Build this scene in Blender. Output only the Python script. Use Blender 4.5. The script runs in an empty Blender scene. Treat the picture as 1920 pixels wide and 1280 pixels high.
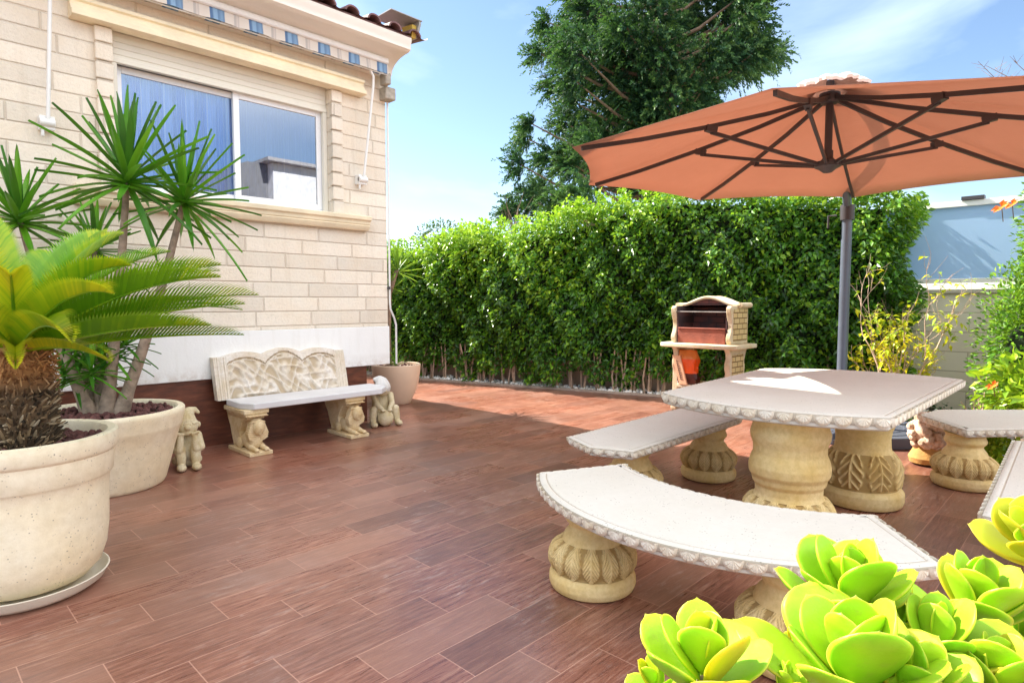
import bpy, math, random
from math import sin, cos, pi, sqrt, radians, exp
from mathutils import Vector, Matrix, Euler
random.seed(7)
SC = bpy.context.scene
COL = SC.collection
# ------------------------------------------------------------------ camera, sky, sun, exposure
CH = 1.3; FPX = 1157.0; PITCH = radians(3.66); YAW = radians(44.14)
cam = bpy.data.objects.new('camera', bpy.data.cameras.new('camera'))
COL.objects.link(cam); SC.camera = cam
cam.location = (0, 0, CH)
cam.rotation_euler = (pi/2 - PITCH, 0, YAW - pi/2)
cam.data.sensor_width = 36; cam.data.lens = FPX/1920*36
cam.data.clip_start = 0.05; cam.data.clip_end = 600
SUN = Vector((-0.20, 1.06, 1.0)).normalized()
W = bpy.data.worlds.new('World'); SC.world = W; W.use_nodes = True
wn = W.node_tree; wn.nodes.clear()
wo = wn.nodes.new('ShaderNodeOutputWorld'); bg = wn.nodes.new('ShaderNodeBackground')
sky = wn.nodes.new('ShaderNodeTexSky'); sky.sky_type = 'NISHITA'; sky.sun_disc = False
sky.sun_elevation = math.asin(SUN.z); sky.sun_rotation = math.atan2(SUN.x, SUN.y)
sky.air_density = 1.0; sky.dust_density = 0.3; sky.ozone_density = 2.0
tc = wn.nodes.new('ShaderNodeTexCoord'); mp = wn.nodes.new('ShaderNodeMapping'); mp.inputs['Scale'].default_value = (1.2, 1.2, 3.2)
nz = wn.nodes.new('ShaderNodeTexNoise'); nz.inputs['Scale'].default_value = 2.1; nz.inputs['Detail'].default_value = 7; nz.inputs['Distortion'].default_value = .5
rp = wn.nodes.new('ShaderNodeValToRGB'); rp.color_ramp.elements[0].position = .44; rp.color_ramp.elements[1].position = .72
rp.color_ramp.elements[1].color = (.6, .6, .6, 1)
mx = wn.nodes.new('ShaderNodeMix'); mx.data_type = 'RGBA'; mx.inputs['B'].default_value = (5.8, 6.8, 7.8, 1)
L = wn.links.new
L(tc.outputs['Generated'], mp.inputs[0]); L(mp.outputs[0], nz.inputs['Vector']); L(nz.outputs[0], rp.inputs[0])
L(rp.outputs[0], mx.inputs['Factor']); L(sky.outputs[0], mx.inputs['A']); 
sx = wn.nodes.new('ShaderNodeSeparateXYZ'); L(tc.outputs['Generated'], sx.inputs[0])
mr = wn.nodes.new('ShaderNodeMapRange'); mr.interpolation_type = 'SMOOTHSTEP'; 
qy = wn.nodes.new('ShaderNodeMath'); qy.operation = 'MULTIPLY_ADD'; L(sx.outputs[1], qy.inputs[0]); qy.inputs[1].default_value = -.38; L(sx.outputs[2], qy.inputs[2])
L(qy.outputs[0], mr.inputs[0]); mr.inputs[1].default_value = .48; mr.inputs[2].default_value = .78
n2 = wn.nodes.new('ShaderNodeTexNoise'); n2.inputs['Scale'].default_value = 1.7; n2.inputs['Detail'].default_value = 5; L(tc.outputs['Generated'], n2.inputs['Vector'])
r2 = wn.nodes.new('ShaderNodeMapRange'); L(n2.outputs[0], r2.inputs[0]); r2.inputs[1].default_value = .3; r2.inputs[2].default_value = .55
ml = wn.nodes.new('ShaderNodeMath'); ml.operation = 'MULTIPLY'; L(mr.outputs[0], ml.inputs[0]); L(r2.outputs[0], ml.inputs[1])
m2 = wn.nodes.new('ShaderNodeMix'); m2.data_type = 'RGBA'; m2.inputs['B'].default_value = (13.0, 13.0, 13.0, 1)     # unseen bright cloud added overhead and behind camera to lift the shade
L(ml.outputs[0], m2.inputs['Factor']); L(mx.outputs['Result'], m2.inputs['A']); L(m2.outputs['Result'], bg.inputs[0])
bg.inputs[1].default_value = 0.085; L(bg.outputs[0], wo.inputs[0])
sun = bpy.data.objects.new('sun', bpy.data.lights.new('sun', 'SUN')); COL.objects.link(sun)
sun.location = (0, 0, 12); sun.rotation_euler = SUN.to_track_quat('Z', 'Y').to_euler()
sun.data.energy = 5.0; sun.data.angle = radians(.5); sun.data.color = (1, .93, .82)
VS = SC.view_settings; VS.view_transform = 'Standard'; VS.look = 'None'; VS.exposure = 1.5; VS.gamma = 1; VS.use_curve_mapping = False
SC.render.resolution_x = 1024; SC.render.resolution_y = 682
SC.cycles.max_bounces = 8; SC.cycles.transparent_max_bounces = 12

FH = Vector((cos(YAW), sin(YAW), 0)); RT = Vector((sin(YAW), -cos(YAW), 0))
def at(px, py, d):            # world point seen at photo pixel (px,py) at depth d metres along the view
    a = (px-960)/FPX; b = -(py-640)/FPX
    fw = cos(PITCH) + b*sin(PITCH); up = -sin(PITCH) + b*cos(PITCH)
    return Vector((0, 0, CH)) + (FH*fw + RT*a + Vector((0, 0, up)))*d

# ------------------------------------------------------------------ node helpers
class NT:
    def __init__(s, name):
        s.m = bpy.data.materials.new(name); s.m.use_nodes = True
        s.t = s.m.node_tree; s.t.nodes.clear()
        s.out = s.t.nodes.new('ShaderNodeOutputMaterial')
    def n(s, typ, **kw):
        nd = s.t.nodes.new('ShaderNode'+typ)
        for k, v in kw.items(): setattr(nd, k, v)
        return nd
    def l(s, a, b): s.t.links.new(a, b)
    def put(s, sock, v):
        if v is None: return
        if hasattr(v, 'links') or isinstance(v, bpy.types.NodeSocket): s.l(v, sock)
        else:
            if isinstance(v, (tuple, list)) and len(v) == 3 and sock.type == 'RGBA': v = (*v, 1)
            sock.default_value = v
    def math(s, op, a, b=None, c=None, clamp=False):
        nd = s.n('Math', operation=op); nd.use_clamp = clamp
        s.put(nd.inputs[0], a)
        if b is not None: s.put(nd.inputs[1], b)
        if c is not None: s.put(nd.inputs[2], c)
        return nd.outputs[0]
    def obj(s): return s.n('TexCoord').outputs['Object']
    def geo(s): return s.n('NewGeometry').outputs['Position']
    def map(s, v, scale=(1, 1, 1), rot=(0, 0, 0), loc=(0, 0, 0)):
        nd = s.n('Mapping'); s.l(v, nd.inputs[0]); nd.inputs['Scale'].default_value = scale
        nd.inputs['Rotation'].default_value = rot; nd.inputs['Location'].default_value = loc
        return nd.outputs[0]
    def noise(s, v, scale, detail=4, rough=.55, dist=0):
        nd = s.n('TexNoise'); s.put(nd.inputs['Vector'], v); nd.inputs['Scale'].default_value = scale
        nd.inputs['Detail'].default_value = detail; nd.inputs['Roughness'].default_value = rough
        nd.inputs['Distortion'].default_value = dist
        return nd.outputs[0]
    def vor(s, v, scale, feat='F1', out='Distance'):
        nd = s.n('TexVoronoi', feature=feat); s.put(nd.inputs['Vector'], v); nd.inputs['Scale'].default_value = scale
        return nd.outputs[out]
    def ramp(s, f, stops):
        nd = s.n('ValToRGB'); s.put(nd.inputs[0], f); e = nd.color_ramp.elements
        while len(e) < len(stops): e.new(.5)
        for i, (p, c) in enumerate(stops):
            e[i].position = p; e[i].color = (*c, 1) if isinstance(c, (tuple, list)) else (c, c, c, 1)
        return nd.outputs[0]
    def mix(s, f, a, b, blend='MIX'):
        nd = s.n('Mix', data_type='RGBA', blend_type=blend)
        s.put(nd.inputs['Factor'], f); s.put(nd.inputs['A'], a); s.put(nd.inputs['B'], b)
        return nd.outputs['Result']
    def sep(s, v):
        nd = s.n('SeparateXYZ'); s.l(v, nd.inputs[0]); return nd.outputs
    def comb(s, x, y, z=0):
        nd = s.n('CombineXYZ'); s.put(nd.inputs[0], x); s.put(nd.inputs[1], y); s.put(nd.inputs[2], z); return nd.outputs[0]
    def bump(s, h, st=.3, d=.01, normal=None):
        nd = s.n('Bump'); s.l(h, nd.inputs['Height']); nd.inputs['Strength'].default_value = st; nd.inputs['Distance'].default_value = d
        if normal is not None: s.l(normal, nd.inputs['Normal'])
        return nd.outputs[0]
    def attr(s, name, out='Fac'):
        return s.n('Attribute', attribute_name=name).outputs[out]
    def pr(s, col, rough=.6, normal=None, spec=None, metal=0, **kw):
        nd = s.n('BsdfPrincipled'); s.put(nd.inputs['Base Color'], col); s.put(nd.inputs['Roughness'], rough)
        nd.inputs['Metallic'].default_value = metal
        if spec is not None: nd.inputs['Specular IOR Level'].default_value = spec
        if normal is not None: s.l(normal, nd.inputs['Normal'])
        for k, v in kw.items(): s.put(nd.inputs[k.replace('_', ' ')], v)
        return nd.outputs[0]
    def done(s, sh): s.l(sh, s.out.inputs[0]); return s.m
    def mixs(s, f, a, b):
        nd = s.n('MixShader'); s.put(nd.inputs[0], f); s.l(a, nd.inputs[1]); s.l(b, nd.inputs[2]); return nd.outputs[0]

def simple(name, col, rough=.6, var=.12, scale=6, bump=.0, bscale=40, metal=0, spec=None):
    t = NT(name); g = t.obj()
    n1 = t.noise(g, scale, 5)
    c = t.mix(t.ramp(n1, [(.3, 0), (.7, 1)]), tuple(x*(1-var) for x in col), tuple(min(1, x*(1+var)) for x in col))
    nrm = t.bump(t.noise(g, bscale, 5), bump, .01) if bump else None
    r = t.math('ADD', t.math('MULTIPLY', t.noise(g, scale*2, 3), .2), rough-.1)
    return t.done(t.pr(c, r, nrm, spec, metal))

def foliage_mat(name, c0, c1, c2, rough=.42, trans=.3, clump=1.6, spec=.5, tcol=None):
    t = NT(name)
    v = t.attr('var'); cl = t.noise(t.geo(), clump, 3)
    f = t.math('ADD', t.math('MULTIPLY', v, .65), t.math('MULTIPLY', cl, .5))
    c = t.ramp(f, [(.25, c0), (.55, c1), (.92, c2)])
    a = t.pr(c, rough, None, spec)
    tr = t.n('BsdfTranslucent'); t.put(tr.inputs[0], t.mix(.65, c, tcol or c2))
    return t.done(t.mixs(trans, a, tr.outputs[0]))

def stone_mat(name, pale, warm, amt=.5, speck=True, bump=.25, scale=3.0, groove_tone=None, mott=.35):
    t = NT(name); g = t.obj()
    n1 = t.noise(g, scale, 6, .6); n2 = t.noise(g, scale*9, 5, .7)
    c = t.mix(t.ramp(n1, [(.5-amt*.4, 0), (.5+.3, 1)]), pale, warm)
    if groove_tone: c = t.mix(t.math('MULTIPLY', t.attr('var'), .68), c, groove_tone)  # patina in carved grooves; darker petal gaps and inset line on slabs
    c = t.mix(t.math('MULTIPLY', t.ramp(n2, [(.35, 1), (.6, 0)]), mott), c, tuple(x*.72 for x in warm))
    if speck:
        sp = t.ramp(t.vor(t.map(g, (1, 1, 1)), 70), [(.14, 1), (.26, 0)])
        gate = t.ramp(t.noise(g, 22, 2), [(.5, 0), (.62, 1)])
        c = t.mix(t.math('MULTIPLY', t.math('MULTIPLY', sp, gate), .65), c, (.2, .16, .12))
    h = t.math('ADD', t.noise(g, 120, 6, .7), t.math('MULTIPLY', t.noise(g, 25, 4), .8))
    return t.done(t.pr(c, .82, t.bump(h, bump, .006), .3))

# ------------------------------------------------------------------ mesh builder
class MB:
    def __init__(s): s.v = []; s.f = []; s.var = []; s.cv = 0.5
    def q(s, *pts):
        b = len(s.v); s.v += [tuple(p) for p in pts]; s.f.append(tuple(range(b, b+len(pts)))); s.var.append(s.cv)
    def add(s, vs, fs):
        b = len(s.v); s.v += [tuple(p) for p in vs]
        for f in fs: s.f.append(tuple(i+b for i in f)); s.var.append(s.cv)
    def box(s, x0, x1, y0, y1, z0, z1):
        s.add([(x0,y0,z0),(x1,y0,z0),(x1,y1,z0),(x0,y1,z0),(x0,y0,z1),(x1,y0,z1),(x1,y1,z1),(x0,y1,z1)],
              [(0,3,2,1),(4,5,6,7),(0,1,5,4),(1,2,6,5),(2,3,7,6),(3,0,4,7)])
        return s
    def obox(s, c, ax, ay, az):     # centre and three half-axis vectors
        c, ax, ay, az = Vector(c), Vector(ax), Vector(ay), Vector(az)
        vs = [c+ax*i+ay*j+az*k for k in (-1,1) for j, i in ((-1,-1),(-1,1),(1,1),(1,-1))]
        s.add(vs, [(0,3,2,1),(4,5,6,7),(0,1,5,4),(1,2,6,5),(2,3,7,6),(3,0,4,7)]); return s
    def tube(s, pts, r, n=10, cap=True):
        pts = [Vector(p) for p in pts]; rs = r if isinstance(r, (list, tuple)) else [r]*len(pts)
        rings = []; prev = None
        for i, p in enumerate(pts):
            d = (pts[min(i+1, len(pts)-1)] - pts[max(i-1, 0)]).normalized()
            if prev is None:
                a = d.orthogonal().normalized()
            else:
                a = (prev - d*prev.dot(d)).normalized()
            prev = a; b = d.cross(a)
            rings.append([p + (a*cos(2*pi*k/n) + b*sin(2*pi*k/n))*rs[i] for k in range(n)])
        vs = [q for rg in rings for q in rg]; fs = []
        for i in range(len(pts)-1):
            for k in range(n): fs.append((i*n+k, i*n+(k+1)%n, (i+1)*n+(k+1)%n, (i+1)*n+k))
        if cap: fs.append(tuple(range(n))[::-1]); fs.append(tuple((len(pts)-1)*n+k for k in range(n)))
        s.add(vs, fs); return s
    def lathe(s, prof, n=48, c=(0, 0, 0), disp=None, capt=True, capb=True):
        vs = []; fs = []
        for i, (r, z) in enumerate(prof):
            for k in range(n):
                a = 2*pi*k/n; rr = r + (disp(a, z, i) if disp else 0)
                vs.append((c[0]+rr*cos(a), c[1]+rr*sin(a), c[2]+z))
        for i in range(len(prof)-1):
            for k in range(n): fs.append((i*n+k, i*n+(k+1)%n, (i+1)*n+(k+1)%n, (i+1)*n+k))
        if capb: fs.append(tuple(range(n))[::-1])
        if capt: fs.append(tuple((len(prof)-1)*n+k for k in range(n)))
        s.add(vs, fs); return s
    def limb(s, pts, rs):
        pts = [Vector(p) for p in pts]
        for (a, b), (ra, rb) in zip(zip(pts, pts[1:]), zip(rs, rs[1:])):
            k = max(2, int((b-a).length/(min(ra, rb)*.35)))
            for i in range(k+1):
                f = i/k; s.ell(a+(b-a)*f, ra+(rb-ra)*f, 12, 8)
        return s
    def ell(s, c, r, n=12, m=8, rot=None):
        c = Vector(c); r = (r, r, r) if not isinstance(r, (tuple, list)) else r
        R = rot.to_matrix() if rot is not None else None
        vs = [Vector((0, 0, -r[2]))]
        for j in range(1, m):
            t = -pi/2 + pi*j/m
            for k in range(n):
                a = 2*pi*k/n; vs.append(Vector((r[0]*cos(t)*cos(a), r[1]*cos(t)*sin(a), r[2]*sin(t))))
        vs.append(Vector((0, 0, r[2])))
        if R is not None: vs = [R@v for v in vs]
        vs = [v+c for v in vs]; fs = []
        for k in range(n): fs.append((0, 1+(k+1)%n, 1+k))
        for j in range(m-2):
            for k in range(n): fs.append((1+j*n+k, 1+j*n+(k+1)%n, 1+(j+1)*n+(k+1)%n, 1+(j+1)*n+k))
        e = len(vs)-1
        for k in range(n): fs.append((1+(m-2)*n+k, 1+(m-2)*n+(k+1)%n, e))
        s.add(vs, fs); return s
    def prism(s, poly, a, b, axis='y'):    # 2D polygon extruded from a to b along axis; poly=(u,v)
        def P(u, v, w): return {'y': (u, w, v), 'x': (w, u, v), 'z': (u, v, w)}[axis]
        n = len(poly); vs = [P(u, v, a) for u, v in poly] + [P(u, v, b) for u, v in poly]
        fs = [tuple(range(n)), tuple(range(n, 2*n))[::-1]] + [(i, (i+1)%n, n+(i+1)%n, n+i) for i in range(n)]
        s.add(vs, fs); return s
    def leaf(s, p, d, up, L, W, var=.5, fold=.25, droop=.0):      # folded two-quad leaf
        d = d.normalized(); side = d.cross(up)
        if side.length < 1e-4: side = d.orthogonal()
        side.normalize(); nn = side.cross(d)
        m = p + d*L*.45 - Vector((0, 0, droop*L*.2)); t = p + d*L - Vector((0, 0, droop*L))
        a = m + side*W*.5 + nn*W*fold; b = m - side*W*.5 + nn*W*fold
        bse = len(s.v); s.v += [tuple(p), tuple(a), tuple(t), tuple(b), tuple(m)]
        s.f += [(bse, bse+1, bse+4), (bse+1, bse+2, bse+4), (bse+4, bse+2, bse+3), (bse, bse+4, bse+3)]
        s.var += [var]*4
    def mesh(s, name, mat, smooth=True, ang=38, fixn=False, merge=False):
        me = bpy.data.meshes.new(name); me.from_pydata(s.v, [], s.f)
        me.materials.append(mat)
        at_ = me.attributes.new('var', 'FLOAT', 'FACE'); at_.data.foreach_set('value', s.var)
        if fixn:
            import bmesh
            bm = bmesh.new(); bm.from_mesh(me)
            if merge: bmesh.ops.remove_doubles(bm, verts=bm.verts, dist=1e-4)
            bmesh.ops.recalc_face_normals(bm, faces=bm.faces); bm.to_mesh(me); bm.free()
        if smooth:
            me.polygons.foreach_set('use_smooth', [True]*len(me.polygons)); me.set_sharp_from_angle(angle=radians(ang))
        me.update(); return me
    def build(s, name, mat, parent=None, world=False, smooth=True, ang=38, bevel=0, fixn=True, merge=False):
        o = bpy.data.objects.new(name, s.mesh(name, mat, smooth, ang, fixn, merge)); COL.objects.link(o)
        if parent is not None:
            o.parent = parent
            if world: o.location = -woff(parent)
        if bevel:
            md = o.modifiers.new('bevel', 'BEVEL'); md.width = bevel; md.segments = 2; md.limit_method = 'ANGLE'; md.angle_limit = radians(40)
        return o
def woff(o):
    v = Vector((0, 0, 0))
    while o is not None: v += o.location; o = o.parent
    return v
def tag(o, label, cat, group=None, kind=None):
    if label: o['label'] = label
    if cat: o['category'] = cat
    if group: o['group'] = group
    if kind: o['kind'] = kind
    return o
def thing(name, loc, label, cat, rz=0, group=None):
    o = bpy.data.objects.new(name, None); COL.objects.link(o); o.location = loc; o.rotation_euler = (0, 0, rz)
    o.empty_display_size = .1
    return tag(o, label, cat, group)
def struct(o): o['kind'] = 'structure'; return o
def copy_tree(o, parent=None):
    c = o.copy(); COL.objects.link(c); c.parent = parent
    for ch in [x for x in COL.objects if x.parent == o]: copy_tree(ch, c)
    return c
R = random.uniform

# ------------------------------------------------------------------ materials
def floor_mat():
    t = NT('wood_look_tile'); g = t.geo(); x, y, z = t.sep(g)
    PW, PL = .2035, .665
    row = t.math('FLOOR', t.math('DIVIDE', t.math('ADD', y, .094), PW))
    fy = t.math('FRACT', t.math('DIVIDE', t.math('ADD', y, 4.07*2+.094), PW))
    xs = t.math('DIVIDE', t.math('ADD', t.math('ADD', x, 20.11), t.math('MULTIPLY', row, .221)), PL)
    colr = t.math('FLOOR', xs); fx = t.math('FRACT', xs)
    wn_ = t.n('TexWhiteNoise', noise_dimensions='2D'); t.l(t.comb(row, colr), wn_.inputs['Vector'])
    rnd = wn_.outputs['Value']; rc = t.sep(wn_.outputs['Color'])
    ey = t.math('MULTIPLY', t.math('MINIMUM', fy, t.math('SUBTRACT', 1, fy)), PW)
    ex = t.math('MULTIPLY', t.math('MINIMUM', fx, t.math('SUBTRACT', 1, fx)), PL)
    e = t.math('MINIMUM', ex, ey)
    grout = t.math('LESS_THAN', e, .0021)
    v = t.n('VectorMath', operation='ADD'); t.l(g, v.inputs[0]); t.l(t.comb(t.math('MULTIPLY', rnd, 37), t.math('MULTIPLY', rc[0], 11)), v.inputs[1])
    grain = t.noise(t.map(v.outputs[0], (2.2, 26, 1)), 2.2, 8, .68, .8)
    fine = t.noise(t.map(v.outputs[0], (4, 90, 1)), 3, 4, .7)
    patch = t.noise(t.map(v.outputs[0], (1.2, 4, 1)), 2.0, 5, .6, .4)
    c = t.ramp(grain, [(.28, (.10, .032, .019)), (.42, (.26, .088, .054)), (.55, (.41, .165, .105)), (.72, (.68, .38, .27))])
    c = t.mix(t.math('MULTIPLY', t.ramp(patch, [(.5, 0), (.75, 1)]), .35), c, (.58, .27, .17))
    c = t.mix(t.math('MULTIPLY', t.ramp(fine, [(.35, 1), (.55, 0)]), .35), c, (.10, .038, .03))
    c = t.mix(t.math('MULTIPLY', t.ramp(rnd, [(.2, 0), (.8, 1)]), .55), c, t.mix(rc[1], (.10, .045, .035), (.44, .23, .16)), 'MIX')
    big = t.noise(g, .8, 5, .6)
    c = t.mix(t.math('MULTIPLY', t.ramp(big, [(.45, 1), (.62, 0)]), .35), c, (.11, .045, .030))
    scf = t.math('MULTIPLY', t.ramp(t.noise(t.map(g, (3, 14, 1)), 2.5, 7, .72, .6), [(.52, 0), (.66, 1)]), t.ramp(t.noise(g, 1.9, 3), [(.5, 0), (.62, 1)]))
    c = t.mix(t.math('MULTIPLY', scf, .32), c, (.62, .50, .44))
    dust = t.noise(t.map(g, (1, 1, 1)), 1.1, 6, .65)
    c = t.mix(t.math('MULTIPLY', t.ramp(dust, [(.52, 0), (.8, 1)]), .28), c, (.45, .33, .30))
    sp = t.math('MULTIPLY', t.ramp(t.vor(g, 5), [(.03, 1), (.06, 0)]), t.ramp(t.noise(g, 1.7, 2), [(.5, 0), (.6, 1)]))
    c = t.mix(t.math('MULTIPLY', sp, .5), c, (.6, .52, .48))
    c = t.mix(t.math('MULTIPLY', grout, .62), c, (.60, .33, .24))
    h = t.math('SUBTRACT', t.math('ADD', t.math('MULTIPLY', grain, .6), t.math('MULTIPLY', fine, .3)), t.math('MULTIPLY', grout, 1.0))
    ro = t.math('ADD', t.math('ADD', t.math('MULTIPLY', grain, .22), t.math('MULTIPLY', rnd, .08)), .17)
    return t.done(t.pr(c, ro, t.bump(h, .45, .004), .6, Coat_Weight=.18, Coat_Roughness=.20))
def brick_mat(name='split_face_brick', pale=(.86, .775, .66), H=.140, Lb=.56, z0=.055, axis='x'):
    t = NT(name); g = t.geo(); x, y, z = t.sep(g)
    u = t.math('ADD', x, t.math('MULTIPLY', y, 1.0))
    row = t.math('FLOOR', t.math('DIVIDE', t.math('ADD', z, z0), H)); fz = t.math('FRACT', t.math('DIVIDE', t.math('ADD', z, z0), H))
    wr = t.n('TexWhiteNoise', noise_dimensions='1D'); t.l(row, wr.inputs['W'])
    xs = t.math('DIVIDE', t.math('ADD', t.math('ADD', u, 30), t.math('MULTIPLY', wr.outputs['Value'], Lb)), Lb)
    cl = t.math('FLOOR', xs); fx = t.math('FRACT', xs)
    wn_ = t.n('TexWhiteNoise', noise_dimensions='2D'); t.l(t.comb(row, cl), wn_.inputs['Vector'])
    ez = t.math('MULTIPLY', t.math('MINIMUM', fz, t.math('SUBTRACT', 1, fz)), H)
    ex = t.math('MULTIPLY', t.math('MINIMUM', fx, t.math('SUBTRACT', 1, fx)), Lb)
    e = t.math('MINIMUM', ex, ez)
    wob = t.math('MULTIPLY', t.noise(g, 9, 4), .006)
    e2 = t.math('SUBTRACT', e, wob)
    j = t.n('MapRange'); t.l(e2, j.inputs[0]); j.inputs[1].default_value = -.0015; j.inputs[2].default_value = .0075
    jo = j.outputs[0]
    n1 = t.noise(g, 3, 5); n2 = t.noise(g, 45, 7, .72)
    c = t.mix(wn_.outputs['Value'], tuple(k*.88 for k in pale), tuple(min(1, k*1.06) for k in pale))
    c = t.mix(t.math('MULTIPLY', t.ramp(n1, [(.4, 0), (.75, 1)]), .35), c, (pale[0]*.95, pale[1]*.82, pale[2]*.66))
    c = t.mix(t.math('MULTIPLY', t.ramp(n2, [(.3, 1), (.5, 0)]), .38), c, tuple(k*.72 for k in pale))
    c = t.mix(t.math('MULTIPLY', t.math('SUBTRACT', 1, jo), .24), c, (pale[0]*.60, pale[1]*.5, pale[2]*.38))
    stk = t.noise(t.map(g, (5, 5, .35)), 2.2, 6, .65)
    c = t.mix(t.math('MULTIPLY', t.ramp(stk, [(.55, 0), (.75, 1)]), .22), c, (.48, .38, .26))
    h = t.math('ADD', t.math('MULTIPLY', jo, .75), t.math('ADD', t.math('MULTIPLY', n2, .45), t.math('MULTIPLY', t.noise(g, 14, 4), .6)))
    return t.done(t.pr(c, .88, t.bump(h, .8, .014), .2))
FLOOR = floor_mat(); BRICK = brick_mat()
t = NT('white_render'); g = t.geo(); x, y, z = t.sep(g)
c = t.mix(t.noise(g, 2, 5), (.86, .86, .86), (.92, .92, .91))
c = t.mix(t.math('MULTIPLY', t.ramp(t.noise(t.map(g, (4, 4, .5)), 2.5, 6, .7), [(.52, 0), (.75, 1)]), .30), c, (.66, .62, .56))
c = t.mix(t.math('MULTIPLY', t.math('MULTIPLY', t.ramp(z, [(.62, 1), (.75, 0)]), t.ramp(t.noise(g, 12, 6, .7), [(.4, 0), (.6, 1)])), .5), c, (.55, .46, .40))
RENDERW = t.done(t.pr(c, .85, t.bump(t.math('ADD', t.noise(g, 9, 6), t.math('MULTIPLY', t.noise(g, 60, 4), .4)), .35, .012)))
PLASTER = simple('painted_cornice', (.86, .81, .74), .7, .04, 2, .08, 40)
TRIM = simple('cream_stone_trim', (.90, .78, .56), .8, .10, 5, .2, 60)
GREYP = simple('grey_paint_gutter', (.35, .36, .36), .6, .1)
WHITEM = simple('white_metal', (.85, .84, .82), .35, .03, 3)
PVC = simple('white_frame_plastic', (.88, .88, .90), .3, .02, 3)
SHUT = simple('shutter_box', (.80, .76, .66), .45, .04, 3)
TILE = simple('roof_tile_clay', (.17, .085, .085), .7, .35, 9, .3, 50)
POTM = stone_mat('cast_pot', (.94, .86, .68), (.92, .76, .48), .35, True, .2, 2.2)
POT3 = simple('terracotta_beige_pot', (.74, .55, .40), .6, .06, 4, .05, 60)
SLAB = stone_mat('slab_stone', (.71, .675, .60), (.66, .62, .53), .3, True, .2, 2.5, (.36, .26, .15), .12)
EDGE = stone_mat('slab_edge_stone', (.90, .85, .75), (.80, .68, .48), .35, False, .35, 7)
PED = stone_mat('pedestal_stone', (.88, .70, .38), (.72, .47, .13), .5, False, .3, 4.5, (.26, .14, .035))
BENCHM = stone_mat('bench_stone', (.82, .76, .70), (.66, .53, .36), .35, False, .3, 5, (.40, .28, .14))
BENCHL = stone_mat('bench_leg_stone', (.84, .70, .48), (.60, .40, .16), .45, False, .3, 9)
GNOME = stone_mat('gnome_stone', (.78, .70, .52), (.50, .37, .15), .4, False, .3, 12)
LAVA = simple('lava_gravel', (.13, .05, .045), .9, .5, 25, .5, 60)
SOIL = simple('dark_soil', (.05, .035, .025), .95, .4, 8, .6, 40)
DKMET = simple('charcoal_metal', (.055, .05, .055), .45, .1, 4)
POLEM = simple('slate_pole_metal', (.13, .16, .21), .4, .1, 3, metal=.3)
BASEM = simple('weight_plastic', (.07, .08, .11), .45, .15, 5)
BARK = simple('grey_brown_bark', (.24, .16, .11), .9, .35, 14, .7, 40)
BARKP = simple('pale_bark', (.50, .36, .27), .9, .3, 14, .6, 40)
PEB = simple('white_pebble', (.86, .84, .82), .7, .15, 12)
# ------------------------------------------------------------------ ground
g = MB(); g.q((-150,-150,-.03), (250,-150,-.03), (250,250,-.03), (-150,250,-.03))
struct(g.build('ground', simple('dry_earth', (.20, .16, .11), .95, .3, .6, .4, 8), smooth=False))
HA, HB = Vector((6.31, 8.23, 0)), Vector((7.47, 4.30, 0))       # foot line of the hedge
hd = (HB-HA).normalized(); hn = Vector((-hd.y, hd.x, 0))      # hn points away from the camera
if hn.x < 0: hn = -hn
def hp(s, off=0, z=0): return HA + hd*s + hn*off + Vector((0, 0, z))
g = MB(); K0 = hp(-7); K1 = hp(5.55)
g.q((-9,-8,0), (7.35,-8,0), (7.35, 2.6, 0), (K1.x, K1.y, 0), (K0.x, K0.y, 0), (K0.x-8, K0.y, 0), (-9, 13, 0))
struct(g.build('patio_floor', FLOOR, smooth=False, fixn=True))
g = MB(); g.q((7.35,-8,-.01), (14,-8,-.01), (14, 4, -.01), (K1.x+1.5, K1.y, -.01), (K1.x, K1.y, -.01), (7.35, 2.6, -.01))
g.q((K1.x, K1.y, -.012), (K1.x+1.5, K1.y+.4, -.012), (K0.x+2, K0.y+.6, -.012), (K0.x, K0.y, -.012))
struct(g.build('garden_bed', SOIL, smooth=False))
g = MB()
for a, b in ((K0, K1), (K1, Vector((7.35, 2.6, 0))), (Vector((7.35, 2.6, 0)), Vector((7.35, -8, 0)))):
    d = (b-a).normalized(); nn = Vector((d.y, -d.x, 0)); nn = nn if nn.x > 0 else -nn
    g.obox((a+b)/2 + nn*.028 + Vector((0, 0, .005)), d*((b-a).length/2), nn*.027, (0, 0, .022))
struct(g.build('kerb', simple('kerb_stone', (.45, .36, .30), .85, .2, 6, .3), smooth=False))
def stones(n, place, rmin, rmax, name, mat, parent=None, world=False):
    m = MB()
    for i in range(n):
        p = place(); r = R(rmin, rmax); m.cv = R(0, 1)
        e = Euler((R(0, 6), R(0, 6), R(0, 6)))
        m.ell(p, (r, r*R(.6, .95), r*R(.45, .75)), 7, 5, e)
    return m.build(name, mat, parent, world)
o = stones(900, lambda: hp(R(-1.5, 5.5), R(.06, .42), R(.0, .03)), .018, .042, 'pebble_strip', PEB)
tag(o, 'white pebbles strewn along the foot of the hedge', 'pebbles', kind='stuff')
o = stones(420, lambda: Vector((R(7.42, 8.6), R(-.6, 2.3), R(0, .03))), .025, .06, 'bed_pebbles', PEB)
tag(o, 'white pebbles in the planting bed behind the table', 'pebbles', kind='stuff')

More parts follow.
